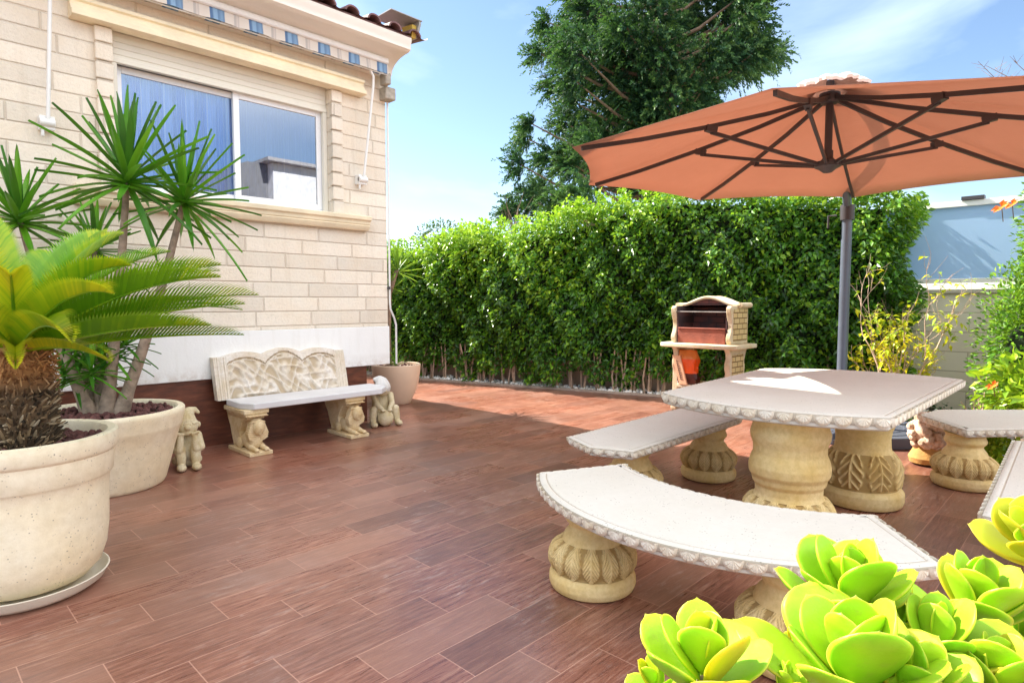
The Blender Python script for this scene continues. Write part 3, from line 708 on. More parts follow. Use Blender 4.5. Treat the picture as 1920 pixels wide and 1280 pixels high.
def flower(p, r, label):
    T = thing('orange_flower', p, label, 'flower', group=None); m = MB()
    for k in range(6):
        a = 2*pi*k/6+R(-.2, .2); d = Vector((cos(a)*.5-.5, sin(a), .75*cos(a+1)+.2)); m.leaf(Vector((0, 0, 0)), d, Vector((-1, 0, .4)), r, r*.6, .5, .2, .2)
    m.build('petals', FLO, T, fixn=False, smooth=False)
    m = MB(); m.tube([(0, 0, 0), (.05, 0, -.03), (.16, 0, -.12)], .004, 5); m.build('stem', BARK, T)
flower(at(1878, 388, 5.75), .085, 'orange trumpet flower high on the column shrub')
flower(at(1898, 383, 5.80), .07, 'smaller orange flower at the right of the high trumpet flower')
flower(at(1862, 722, 5.5), .06, 'orange flower low in the leafy bush')
# sparse shrub with yellow leaves
YL = foliage_mat('yellowing_leaf', (.10, .28, .01), (.36, .56, .02), (.85, .70, .02), .4, .4, 2.5, .5, (.8, .7, .03))
SB = Vector((7.66, 1.66, 0))
T = thing('sparse_shrub', SB, 'sparse twiggy shrub with yellow and light green leaves behind the table', 'shrub')
tw = MB(); lf = MB()
def grow(p, d, L_, r, lev):
    n = 4; pts = [p]; q = p.copy(); dd = d.copy()
    for i in range(n):
        dd = (dd+Vector((R(-.3, .3), R(-.3, .3), R(-.1, .25)))).normalized(); q = q+dd*L_/n; pts.append(q.copy())
        if lev >= 1:
            dens = .62 if q.z < 1.2 else .2
            if R(0, 1) < dens:
                for _ in range(2):
                    low = q.z < .95
                    lf.leaf(q+Vector((R(-.02, .02),)*3), Vector((R(-1, 1), R(-1, 1), R(-.8, .5))), Vector((R(-.3, .3), R(-.3, .3), 1)), R(.05, .095), R(.03, .05), R(.4, 1) if low else R(0, .8), .15, .3)
    tw.tube(pts, [r*(1-.5*i/n) for i in range(n+1)], 5)
    if lev < 3:
        for k in range(3 if lev else 4):
            s = pts[random.randint(1, n)]; grow(s, (dd+Vector((R(-1, 1), R(-1, 1), R(-.2, .8)))*.9).normalized(), L_*R(.5, .8), r*.55, lev+1)
for k in range(4): grow(SB+Vector((R(-.06, .06), R(-.06, .06), 0)), Vector((R(-.5, .5), R(-.5, .6), 1)).normalized(), R(.7, .95), .013, 0)
tw.build('twigs', BARKP, T, True); lf.build('leaves', YL, T, True, fixn=False, smooth=False)
# dry stems under column shrub
T = thing('dry_stems', (7.5, .75, 0), 'pale dry stems rising beside the right garden bench', 'plant'); m = MB(); l2 = MB()
for k in range(16):
    b0 = Vector((7.5+R(-.15, .15), .75+R(-.2, .2), 0)); e = b0+Vector((R(-.2, .2), R(-.25, .25), R(.3, .62)))
    m.tube([b0, (b0+e)/2+Vector((R(-.04, .04), R(-.04, .04), 0)), e], [.008, .006, .003], 5)
    for q in range(4): l2.leaf(b0+(e-b0)*R(.5, 1), Vector((R(-1, 1), R(-1, 1), R(-.5, 1))), Vector((0, 0, 1)), R(.04, .07), .025, R(0, 1), .1, .2)
m.build('stems', BARKP, T, True); l2.build('leaves', BRL, T, True, fixn=False, smooth=False)
# far twig branch top right
T = thing('distant_tree', (at(1950, 566, 14).x, at(1950, 566, 14).y, 0), 'leafless tree with thin branches far right above the umbrella', 'tree'); m = MB()
b0 = T.location.copy(); tp = at(1985, 150, 14)
m.tube([b0, Vector((tp.x, tp.y, tp.z*.6)), tp], [.12, .08, .03], 8)
for k in range(14):
    s0 = Vector((tp.x, tp.y, R(4.2, 6.6))); e = at(R(1830, 1925), R(110, 175), 14+R(-.5, .5)) if k < 5 else s0+Vector((R(-1.5, 1.5), R(-1.5, 1.5), R(0, .8)))
    m.tube([s0, (s0+e)/2+Vector((0, 0, -.1)), e], [.02, .012, .004], 4)
    for q in range(9):
        f = R(.4, 1); pp = s0+(e-s0)*f; m.tube([pp, pp+Vector((R(-.25, .25), R(-.25, .25), R(0, .25)))], [.006, .003], 3)
m.build('branches', BARK, T, True)

# ------------------------------------------------------------------ umbrella
S_ = 1.29
UC = Vector((3.783*S_, 1.187*S_, 1.3+.787*S_)); UR = 1.5*S_; PH = 2.5347; HUBH = .40*S_
T = thing('cantilever_umbrella', (6.85, 1.95, 0), 'open terracotta cantilever umbrella over the stone table', 'umbrella')
t = NT('terracotta_canvas'); g = t.geo(); wv = t.noise(g, 300, 2); n2 = t.noise(g, 2.2, 4)
c = t.mix(t.ramp(n2, [(.35, 0), (.7, 1)]), (.58, .365, .28), (.66, .43, .335))
tl = t.n('BsdfTranslucent'); tl.inputs[0].default_value = (.68, .395, .285, 1)
CANV = t.done(t.mixs(.40, t.pr(c, .85, t.bump(wv, .15, .002, t.bump(t.noise(g, 3.5, 4, .6, 1.0), .5, .03)), .2), tl.outputs[0]))
CT = UC + Vector((0, 0, HUBH))
def vert(i):
    a = PH - i*pi/4; dx, dy = UR*cos(a), UR*sin(a); return UC+Vector((dx, dy, .0045*dx+.0205*dy))
def panel(m, i, f0, f1, n=8, sag=.03, lift=0, thick=0):
    A, B = vert(i), vert(i+1)
    def P(f, g_):
        e = A+(B-A)*g_; s4 = 4*g_*(1-g_)
        if f1 > .9: e = e+(CT-e).normalized()*.055*s4*f            # scalloped rim
        p = CT+(e-CT)*f; return p+Vector((0, 0, lift))
    for j in range(n):
        for k in range(n):
            a, b = f0+(f1-f0)*j/n, f0+(f1-f0)*(j+1)/n
            m.q(P(a, k/n), P(b, k/n), P(b, (k+1)/n), P(a, (k+1)/n))
m = MB()
for i in range(8): panel(m, i, .06, 1.0)
can = m.build('canopy', CANV, T, True, fixn=True, ang=12, merge=True)
md = can.modifiers.new('solid', 'SOLIDIFY'); md.thickness = .0015
m = MB(); NK = 64
def vp(k, f, z):
    a = PH+2*pi*k/NK; rr = UR*f*(1+.10*cos(8*(a-PH)))*(1+.05*sin(a*21)); return CT+Vector((rr*cos(a), rr*sin(a), z+.007*sin(a*17+f*30)*f*6))
VR = [(.115, .0), (.118, .02), (.10, .045), (.07, .062), (.04, .070), (.01, .072)]
for (f0, z0_), (f1, z1_) in zip(VR, VR[1:]):
    for k in range(NK): m.q(vp(k, f0, z0_), vp(k+1, f0, z0_), vp(k+1, f1, z1_), vp(k, f1, z1_))
v_ = m.build('vent', simple('sunlit_tint_canvas', (.82, .66, .60), .9), can, True, fixn=False)  # vent cloth made paler than the canopy; sunlight put into its colour
LH = UC+Vector((0, 0, -.02))
for i in range(8):
    e = vert(i); top = CT+Vector((0, 0, -.05))
    d = (e-top); e2 = top+d*.965+Vector((0, 0, -.02)); mid = top+d*.5+Vector((0, 0, -.045))
    m = MB(); pts = [top, top+d*.25+Vector((0, 0, -.035)), mid, top+d*.75+Vector((0, 0, -.04)), e2]
    for a, b in zip(pts, pts[1:]):
        dd = (b-a); sd = dd.cross(Vector((0, 0, 1))).normalized(); up = sd.cross(dd).normalized(); m.obox((a+b)/2, dd*.502, sd*.010, up*.014)
    rb = m.build('rib', DKMET, T, True)
    m = MB(); j = top+d*.48+Vector((0, 0, -.085)); hubp = LH+Vector((d.x, d.y, 0)).normalized()*.06
    dd = (j-hubp); sd = dd.cross(Vector((0, 0, 1))).normalized(); up = sd.cross(dd).normalized(); m.obox((j+hubp)/2, dd*.5, sd*.009, up*.012)
    m.obox(j+Vector((0, 0, .02)), dd.normalized()*.04, sd*.020, up*.022)
    m.build('strut', DKMET, rb, True)
m = MB(); m.lathe([(.0, -.06), (.03, -.055), (.06, -.03), (.09, -.015), (.09, .02), (.05, .03), (.035, .05), (.035, .10), (.0, .10)], 16, LH); m.build('runner_hub', DKMET, T, True)
m = MB(); m.tube([LH+Vector((0, 0, .05)), CT+Vector((0, 0, -.02))], .026, 12); m.lathe([(.0, -.10), (.055, -.10), (.07, -.07), (.07, -.03), (.0, -.03)], 16, CT); m.build('centre_post', DKMET, T, True)
PB = Vector((6.85, 1.95, 0))
m = MB(); m.tube([PB+Vector((0, 0, .08)), PB+Vector((0, 0, 2.17))], .048, 20); pl = m.build('pole', POLEM, T, True)
m = MB(); m.tube([PB+Vector((0, 0, 2.12)), PB+Vector((0, 0, 2.27))], .066, 16); m.tube([PB+Vector((-.03, .09, 2.17)), PB+Vector((-.05, .16, 2.17)), PB+Vector((-.05, .16, 2.05))], .012, 8); m.build('crank_housing', DKMET, T, True)
a = PB+Vector((0, 0, 2.25)); e = CT+Vector((0, 0, .045))
m = MB(); pts = []
for k in range(13):
    f = k/12; p = a+(e-a)*f; p.z = a.z+(e.z-a.z)*sin(f*pi/2)+ .12*sin(pi*f); pts.append(p)
m.tube(pts, [.040-.012*k/12 for k in range(13)], 12); m.tube([e+Vector((0, 0, .02)), CT], .02, 8); m.build('mast_arm', POLEM, T, True)
BC = Vector((6.62, 1.72, 0))
m = MB(); m.obox(BC+Vector((0, 0, .03)), (.62, 0, 0), (0, .045, 0), (0, 0, .02)); m.obox(BC+Vector((0, 0, .031)), (.045, 0, 0), (0, .62, 0), (0, 0, .02))
m.obox((BC+PB)/2+Vector((0, 0, .06)), (PB-BC)*.6, Vector((-(PB-BC).y, (PB-BC).x, 0)).normalized()*.05, (0, 0, .03)); m.tube([PB, PB+Vector((0, 0, .16))], .075, 16)
m.build('base_cross', DKMET, T, True)
wp = None
for k in range(4):
    m = MB(); poly = []
    a0 = k*pi/2+.02
    for j in range(13):
        a = a0+.06+(pi/2-.16)*j/12; rr = .60; poly.append((BC.x+rr*cos(a), BC.y+rr*sin(a)))
    poly.append((BC.x+.08*cos(a0+pi/4), BC.y+.08*sin(a0+pi/4)))
    m.prism(poly, .004, .105, 'z')
    for rr in (.25, .38, .50):
        for j in range(10):
            a = a0+.12+(pi/2-.3)*j/10; a2 = a0+.12+(pi/2-.3)*(j+1)/10
            m.tube([(BC.x+rr*cos(a), BC.y+rr*sin(a), .106), (BC.x+rr*cos(a2), BC.y+rr*sin(a2), .106)], .008, 5)
    m.build('base_weight', BASEM, T, True, bevel=.012)

# ------------------------------------------------------------------ stone table and benches
def lerp(prof, n):
    out = []
    for (r0, z0), (r1, z1) in zip(prof, prof[1:]):
        k = max(1, int(abs(math.hypot(r1-r0, z1-z0))/.004))
        out += [(r0+(r1-r0)*i/k, z0+(z1-z0)*i/k) for i in range(k)]
    return out+[prof[-1]]
def smoothprof(p):
    for _ in range(2): p = [p[0]]+[((a[0]+2*b[0]+c[0])/4, (a[1]+2*b[1]+c[1])/4) for a, b, c in zip(p, p[1:], p[2:])]+[p[-1]]
    return p
def ped_mesh(prof, z0, z1, N, amp, n=240, style=0):
    p = smoothprof(lerp(prof, 1))
    def pat(a, z):
        if not (z0 < z < z1): return 0, 0
        v = (z1-z)/(z1-z0); u = (a*N/(2*pi)) % 1-.5
        if style == 0:
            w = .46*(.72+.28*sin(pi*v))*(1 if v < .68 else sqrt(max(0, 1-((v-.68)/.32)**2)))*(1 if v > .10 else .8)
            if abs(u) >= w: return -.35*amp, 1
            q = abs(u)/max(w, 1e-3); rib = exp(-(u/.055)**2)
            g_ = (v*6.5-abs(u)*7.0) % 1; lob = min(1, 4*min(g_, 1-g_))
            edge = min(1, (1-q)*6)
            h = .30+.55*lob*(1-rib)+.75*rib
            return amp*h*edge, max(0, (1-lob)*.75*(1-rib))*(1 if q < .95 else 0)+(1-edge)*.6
        # open acanthus: central rib with curling side tendrils
        rib = exp(-(u/.05)**2) if v < .93 else 0
        cen = .12+.25*sin(pi*min(1, v*1.05))
        g_ = (v*3.6-abs(u)*3.2+.1) % 1; ten = exp(-((g_-.5)/.17)**2) if .05 < abs(u) < .43*(.6+.4*sin(pi*v)) and v < .95 else 0
        tip = exp(-((abs(u)-.40*(.6+.4*sin(pi*v)))/.045)**2)*(.5+.5*cos(2*pi*(v*3.6+.2))) if v < .9 else 0
        h = max(rib, ten*.9, tip*.8)
        return amp*(h-.25), 1-min(1, h*1.6)
    m = MB(); m.lathe(p, n, disp=lambda a, z, i: pat(a, z)[0])
    k = 0
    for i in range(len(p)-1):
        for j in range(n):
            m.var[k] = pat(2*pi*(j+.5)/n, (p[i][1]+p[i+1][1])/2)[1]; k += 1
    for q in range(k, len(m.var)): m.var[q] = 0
    return m.mesh('pedestal', PED, True, 60, True)
BP = [(.165, 0), (.188, .01), (.198, .035), (.196, .065), (.182, .085), (.172, .09), (.178, .105), (.190, .13), (.192, .16), (.178, .19), (.155, .212), (.138, .222), (.134, .232), (.128, .25), (.108, .275), (.104, .29), (.112, .30), (.125, .315), (.128, .33), (.118, .35), (.116, .365), (.128, .38)]
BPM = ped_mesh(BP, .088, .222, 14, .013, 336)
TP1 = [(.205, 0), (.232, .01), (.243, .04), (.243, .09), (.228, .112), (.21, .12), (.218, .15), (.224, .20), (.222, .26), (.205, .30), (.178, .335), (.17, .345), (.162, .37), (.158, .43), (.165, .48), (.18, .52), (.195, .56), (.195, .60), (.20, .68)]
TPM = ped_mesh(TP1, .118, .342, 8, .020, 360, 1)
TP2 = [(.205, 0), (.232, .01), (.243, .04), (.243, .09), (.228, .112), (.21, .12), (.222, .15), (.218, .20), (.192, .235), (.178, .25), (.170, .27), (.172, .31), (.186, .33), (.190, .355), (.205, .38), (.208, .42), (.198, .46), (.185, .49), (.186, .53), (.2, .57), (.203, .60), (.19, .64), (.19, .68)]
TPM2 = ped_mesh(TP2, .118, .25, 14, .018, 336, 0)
def ped(mesh, parent, x, y, rot=0):
    o = bpy.data.objects.new('pedestal', mesh); COL.objects.link(o); o.parent = parent; o.location = (x, y, 0); o.rotation_euler = (0, 0, rot); return o
def arc3(a, b, sag, n):      # from a to b, sagitta to the left of a->b
    a, b = Vector(a), Vector(b); c = (b-a).length/2; nrm = Vector((-(b-a).y, (b-a).x)).normalized(); out = []
    for k in range(n+1):
        f = k/n
        if abs(sag) < 1e-6: out.append(a+(b-a)*f); continue
        r = (c*c+sag*sag)/(2*abs(sag)); x = -c+2*c*f; y = sqrt(max(0, r*r-x*x))-(r-abs(sag))
        out.append((a+b)/2+(b-a).normalized()*x+nrm*y*(1 if sag > 0 else -1))
    return out
def resample(poly, step):
    out = []
    n = len(poly)
    for i in range(n):
        a, b = poly[i], poly[(i+1) % n]; k = max(1, int((b-a).length/step))
        out += [a+(b-a)*j/k for j in range(k)]
    return out
def slab(poly, top, th, parent, pet=.055, name='slab'):
    area = sum(a.x*b.y-b.x*a.y for a, b in zip(poly, poly[1:]+poly[:1]))
    if area < 0: poly = poly[::-1]
    poly = resample(poly, .03); n = len(poly)
    nr = []
    for i in range(n):
        e1 = (poly[i]-poly[i-1]).normalized(); e2 = (poly[(i+1) % n]-poly[i]).normalized()
        n1 = Vector((e1.y, -e1.x)); n2 = Vector((e2.y, -e2.x)); s = (n1+n2); s = s/max(.3, s.length_squared)*2 if s.length > 1e-3 else n1
        nr.append(s if s.length < 1.6 else s.normalized()*1.6)
    g_ = .030
    rings = [(-g_-.012, 0), (-g_-.009, -.0025), (-g_-.004, -.0025), (-g_, 0), (-.014, -.001), (-.004, -.006), (0, -.016), (0, -th*.5), (-.004, -th*.62), (-.009, -th*.66), (-.010, -th*.86), (-.018, -th*.96), (-.04, -th)]
    m = MB(); m.cv = 0; vs = []
    for d, z in rings:
        for i in range(n): vs.append((poly[i].x+nr[i].x*d, poly[i].y+nr[i].y*d, top+z))
    fs = [tuple(range(n))]
    for r_ in range(len(rings)-1):
        for i in range(n): fs.append((r_*n+i, (r_+1)*n+i, (r_+1)*n+(i+1) % n, r_*n+(i+1) % n))
    fs.append(tuple((len(rings)-1)*n+i for i in range(n))[::-1])
    m.add(vs, fs)
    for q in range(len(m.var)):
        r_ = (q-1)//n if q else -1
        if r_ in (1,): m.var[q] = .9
        elif r_ in (5, 6, 7): m.var[q] = .75  # sides between petals and the inset groove take the darker colour
    o = m.build(name, SLAB, parent)
    # shell petals all round
    m = MB(); per = sum((poly[(i+1) % n]-poly[i]).length for i in range(n)); cnt = max(4, int(per/pet)); st = per/cnt
    acc = 0; nxt = st/2
    for i in range(n):
        a, b = poly[i], poly[(i+1) % n]; L_ = (b-a).length; t_ = (b-a).normalized(); nn = Vector((t_.y, -t_.x))
        while nxt <= acc+L_:
            p = a+t_*(nxt-acc)
            W2 = st*.485; Hh = th*.70; c3 = Vector((p.x, p.y, top-.007)); T3 = Vector((t_.x, t_.y, 0)); N3 = Vector((nn.x, nn.y, 0))
            rows = []
            for j in range(5):
                row = []
                for k in range(17):
                    ang = pi*k/16; rr = j/4
                    x = cos(ang)*W2*rr; z = -sin(ang)**.8*Hh*rr if k not in (0, 16) else 0
                    bul = .014*sqrt(max(0, 1-rr**4))*(1+.14*cos(ang*12)*min(1, rr*1.5))
                    row.append(c3+T3*x+Vector((0, 0, z))+N3*(bul-.0015))
                rows.append(row)
            for j in range(4):
                for k in range(16): m.q(rows[j][k], rows[j+1][k], rows[j+1][k+1], rows[j][k+1])
            nxt += st
        acc += L_
    m.build('scalloped_edge', EDGE, o, fixn=False, ang=80)
    return o
GB = 'stone benches around the stone table'
T = thing('stone_table', (4.25, 1.33, 0), 'big cream stone table with scalloped edge and two turned pedestals, under the umbrella', 'table')
c0 = Vector((4.25, 1.33))
V2 = lambda x, y: Vector((x, y))-c0
poly = arc3(V2(3.29, 1.93), V2(3.31, .72), -.20, 20)
poly = arc3(V2(3.29, 1.93), V2(3.31, .72), -.19, 20)+[V2(5.30, .72)]+arc3(V2(5.30, .72), V2(5.05, 2.03), -.22, 20)[1:]
slab(poly, .76, .075, T, .086, 'tabletop')
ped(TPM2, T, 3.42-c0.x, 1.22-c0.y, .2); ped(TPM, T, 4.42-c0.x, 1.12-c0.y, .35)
def bench(name, c, poly, peds, label, top=.44):
    T = thing(name, (c[0], c[1], 0), label, 'bench', group=GB)
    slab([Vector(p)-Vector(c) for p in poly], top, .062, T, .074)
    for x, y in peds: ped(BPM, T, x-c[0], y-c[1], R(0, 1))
    return T
near = arc3((2.31, 2.05), (2.41, .36), -.44, 30)+arc3((2.79, .66), (2.75, 1.84), .20, 20)
bench('curved_bench', (2.25, 1.2), near, [(2.24, 1.66), (2.27, .78)], 'curved stone bench nearest the camera, in front of the succulents')
left = [(3.02, 1.96), (2.91, 2.20), (3.03, 2.47), (4.48, 2.48), (4.60, 2.2), (4.47, 1.97)]
left = [(3.02, 1.95), (2.93, 2.20), (3.06, 2.47), (4.56, 2.49), (4.66, 2.2), (4.50, 1.96)]
bench('straight_bench', (3.75, 2.2), left, [(3.42, 2.22), (4.26, 2.10)], 'straight stone bench on the house side of the stone table')
rn = [(3.10, .345), (3.02, .1), (3.08, -.17), (4.95, -.17), (5.02, .1), (4.93, .40)]
bench('straight_bench', (4.0, .1), rn, [(3.42, .02), (4.6, .06)], 'stone bench cut off by the right edge, nearer than the askew one')
a = Vector((5.12, .66)); b = Vector((5.62, 1.02)); dv = Vector((.62, -.78))
far = [a, a+Vector((-.0, .0)), b, b+Vector((.34, -.04)), b+Vector((.34, -.04))+dv*1.1, a+Vector((.30, -.25))+dv*1.15, a+Vector((.28, -.25))]
far = [Vector(p) for p in ((5.10, .67), (5.55, 1.02), (5.93, .96), (6.75, .1), (6.35, -.3), (5.42, .38))]
bench('angled_bench', (5.7, .5), far, [(5.32, .70), (6.3, .02)], 'stone bench set askew at the far right of the table beside the knobbly rock')
# carved rock and white stones
rk = MB(); RC = Vector((5.62, 1.08, 0))
t = NT('coral_rock'); g = t.geo(); n = t.noise(g, 14, 6, .7)
CR = t.done(t.pr(t.ramp(n, [(.3, (.30, .15, .07)), (.5, (.62, .45, .33)), (.7, (.80, .70, .60))]), .9, t.bump(n, .6, .02)))
T = thing('coral_rock', at(1738, 850, 4.95)*1.0, 'knobbly pale coral-like rock beside the umbrella base', 'rock'); T.location.z = 0
m = MB()
for k in range(70):
    u = Vector((R(-1, 1), R(-1, 1), R(-1, 1))).normalized(); p = Vector((u.x*.15, u.y*.13, .27+u.z*.12))
    m.ell(p, R(.025, .045), 8, 6)
m.ell((0, 0, .27), (.14, .12, .11), 12, 8); o = m.build('rock', CR, T)
m = MB(); m.lathe([(.06, .0), (.12, .02), (.13, .06), (.10, .12), (.08, .2)], 16); m.build('rock_foot', simple('ochre_rock', (.50, .27, .08), .9, .3, 12, .4), T)
T = thing('white_stone', at(1866, 880, 5.0)*1.0, 'rough white stone between the two benches at the right', 'rock'); T.location.z = 0
m = MB()
for k in range(14): m.ell((R(-.07, .07), R(-.07, .07), R(.08, .2)), (R(.05, .09), R(.05, .08), R(.04, .08)), 8, 6)
m.build('rock', PEB, T)
bush('groundling', (5.95, .62, .16), (.18, .18, .16), 500, BRL, 'small bright green plant showing under the askew bench', 'plant', (.04, .08), False, .6, False)

# ------------------------------------------------------------------ ornate wall bench
BT = thing('ornate_bench', (2.85, 5.45, 0), 'ornate carved stone bench with sphinx legs and relief back against the house', 'bench')
def L3(x, y, z): return (x-2.85, y-5.45, z)
m = MB(); m.prism([(2.13-2.85, .08+.07), (2.13-2.85, -.14), (2.20-2.85, -.27), (3.48-2.85, -.27), (3.62-2.85, -.14), (3.62-2.85, .16)], .385, .44, 'z')
m.build('seat', simple('seat_grey_stone', (.70, .69, .70), .75, .06, 6, .2, 60), BT, bevel=.008)
# back
def backtop(u):      # u 0..1 along the back
    if u < .07: return .375
    if u > .93: return .375
    return .375+.045*abs(sin(pi*(u-.07)/.86*3))**.8*(1.25 if .355 < u < .645 else .85)
m = MB(); N = 90; NZ = 36
X0, X1 = 2.06-2.85, 3.36-2.85
def relief(u, v):
    if u < .09 or u > .91: return .012+.004*cos(u*700)
    top = backtop(u)/.42
    if v > top-.10: return .014
    if v > top-.135: return 0
    if v > top-.165: return .010
    s = 0
    # panel of figures: several swirling ridges
    a = 1-abs(sin(u*22+2.8*sin(v*7+u*9))); b = 1-abs(sin(v*8+2.6*sin(u*26+1))); c = sin((u*19+v*8)+2*sin(v*11+u*13))
    s = .011*max(0, a*1.6-.6)+.011*max(0, b*1.6-.6)+.004*max(0, c)
    for (fu, fv) in ((.2, .55), (.34, .45), (.5, .62), (.66, .5), (.78, .6), (.86, .45)):
        r2 = ((u-fu)*3.1)**2+((v-fv))**2; s += .014*exp(-r2/.004)+.008*exp(-((u-fu)/.03)**2-((v-fv+.2)/.2)**2)
    return s*1.15
vs = []; fs = []
for j in range(NZ*1+1):
    for i in range(N*2+1):
        u = i/(N*2); v = j/NZ; h = backtop(u)*v; vs.append((X0+(X1-X0)*u, .17+.09*v-relief(u, v)*1.25, .43+h))
    
W_ = N*2+1
for j in range(NZ):
    for i in range(N*2): fs.append((j*W_+i, j*W_+i+1, (j+1)*W_+i+1, (j+1)*W_+i))
o0 = len(vs)
for j in (0, 1):
    for i in range(W_):
        u = i/(N*2); vs.append((X0+(X1-X0)*u, .225+.09*j, .43+backtop(u)*j))
for i in range(N*2):
    fs.append((o0+i, o0+W_+i, o0+W_+i+1, o0+i+1)); fs.append((NZ*W_+i, NZ*W_+i+1, o0+W_+i+1, o0+W_+i))
for e in (0, W_-1): fs.append((e, NZ*W_+e, o0+W_+e, o0+e))
m.cv = 0; m.add(vs, fs)
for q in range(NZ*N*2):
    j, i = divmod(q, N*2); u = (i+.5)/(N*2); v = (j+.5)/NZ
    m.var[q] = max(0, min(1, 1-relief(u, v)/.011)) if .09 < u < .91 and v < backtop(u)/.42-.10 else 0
m.build('backrest', BENCHM, BT, ang=60)
def sphinx_leg(x):
    m = MB()
    m.box(x-.115, x+.085, -.335, .12, 0, .035)                         # foot slab
    leg = m.build('leg', BENCHL, BT, bevel=.006)
    m = MB()                                                                  # winged scroll behind
    m.prism([(.10, .035), (-.02, .035), (-.05, .10), (-.03, .17), (-.08, .25), (-.14, .31), (-.16, .335), (.24, .335), (.22, .27), (.17, .2), (.14, .12)], x-.075, x+.06, 'x')
    m.prism([(-.285, .335), (-.27, .322), (-.16, .322), (-.14, .335)], x-.09, x+.08, 'x')
    m.box(x-.115, x+.10, -.245, .20, .345, .384); m.box(x-.10, x+.085, -.235, .18, .32, .346); m.box(x-.08, x+.07, -.215, .15, .295, .321)
    m.build('leg_bracket', BENCHL, leg, bevel=.008)
    m = MB(); hx, hy, hz = x-.005, -.235, .215
    m.ell((x-.01, -.10, .10), (.068, .14, .075), 14, 10); m.ell((x-.01, -.20, .12), (.062, .06, .085), 14, 10)
    for sx in (-1, 1):
        m.tube([(x-.01+sx*.045, -.17, .075), (x-.01+sx*.045, -.25, .055), (x-.01+sx*.043, -.31, .05)], [.03, .024, .020], 10)
        m.ell((x-.01+sx*.043, -.318, .052), (.024, .026, .018), 10, 8)
        m.ell((x-.01+sx*.062, -.03, .075), (.028, .055, .05), 10, 8)
        for q in range(3): m.ell((x-.01+sx*.043+(q-1)*.013, -.338, .047), (.007, .010, .010), 6, 5)
    hz = .232
    m.ell((hx, hy-.030, hz), (.050, .048, .070), 18, 14)                     # head
    m.ell((hx, hy+.016, hz+.018), (.062, .048, .064), 18, 12)                 # headcloth
    m.prism([(hx-.060, hz+.03), (hx-.088, hz-.05), (hx-.078, hz-.10), (hx-.020, hz-.125), (hx+.020, hz-.125), (hx+.078, hz-.10), (hx+.088, hz-.05), (hx+.060, hz+.03)], hy-.020, hy+.045, 'y')
    for q in range(8):
        z = hz+.040-q*.0185; w = .060+.028*min(1, max(0, (q-1)/4))-.004*max(0, q-5)
        for sx in (-1, 1): m.tube([(hx+sx*.046 if q < 5 else hx+sx*.018, hy-.022, z-.004), (hx+sx*w, hy-.019, z), (hx+sx*(w+.002), hy+.035, z+.002)], .0048, 6)
    m.tube([(hx-.048, hy-.030, hz+.048), (hx, hy-.058, hz+.056), (hx+.048, hy-.030, hz+.048)], .007, 6)
    for sx in (-1, 1):
        m.ell((hx+sx*.017, hy-.063, hz+.010), (.010, .005, .006), 8, 6)
        m.tube([(hx+sx*.005, hy-.066, hz+.020), (hx+sx*.018, hy-.067, hz+.026), (hx+sx*.032, hy-.054, hz+.020)], .0035, 5)
        m.ell((hx+sx*.045, hy-.012, hz+.0), (.009, .012, .018), 8, 6)
    m.tube([(hx, hy-.062, hz+.018), (hx, hy-.078, hz-.010)], [.004, .009], 7); m.ell((hx, hy-.064, hz-.030), (.016, .007, .006), 8, 6); m.ell((hx, hy-.056, hz-.052), (.015, .010, .010), 8, 6)
    m.build('sphinx', BENCHL, leg)
sphinx_leg(2.24-2.85); sphinx_leg(3.20-2.85)

# ------------------------------------------------------------------ gnomes (stone garden figures)
def remesh(o, v):
    md = o.modifiers.new('remesh', 'REMESH'); md.mode = 'VOXEL'; md.voxel_size = v; md.use_smooth_shade = True
def gnome1(loc, rz):
    T = thing('gnome_statue', loc, 'small stone gnome resting its chin on its hands beside the large pot', 'statue', rz)
    m = MB()
    m.ell((0, .03, .15), (.085, .07, .12), 16, 12)                 # body
    m.ell((0, .07, .05), (.11, .07, .055), 14, 10)                # seat
    for s in (-1, 1):
        m.limb([(s*.045, .0, .09), (s*.055, -.07, .165), (s*.05, -.085, .10), (s*.05, -.09, .03)], [.042, .040, .036, .03])
        m.ell((s*.052, -.125, .03), (.036, .062, .028), 12, 8)   # shoe
        m.limb([(s*.075, .01, .25), (s*.092, -.035, .16), (s*.058, -.095, .165), (s*.050, -.085, .262)], [.033, .032, .030, .024])
        for q in range(4): m.ell((s*(.030+q*.014), -.100, .282+.003*q), (.009, .012, .014), 8, 6)
        m.ell((s*.085, .0, .335), (.016, .014, .024), 8, 6)      # ear
    m.ell((0, -.02, .325), (.078, .070, .070), 18, 14)          # head
    m.ell((0, -.095, .330), (.022, .022, .021), 12, 8)            # nose
    m.ell((0, -.060, .285), (.045, .030, .022), 12, 8)
    for s in (-1, 1): m.ell((s*.028, -.070, .352), (.010, .006, .008), 8, 6)
    m.ell((0, .07, .04), (.11, .08, .045), 14, 10)
    remesh(m.build('figure', GNOME, T), .0045)
    m = MB(); m.limb([(0, -.005, .352), (0, .005, .40), (.02, .01, .44), (.06, .01, .455), (.085, .0, .430)], [.076, .060, .038, .020, .012]); m.lathe([(.078, .345), (.084, .355), (.080, .368)], 20, (0, -.006, 0), capt=False, capb=False)
    remesh(m.build('hat', GNOME, T), .0045)
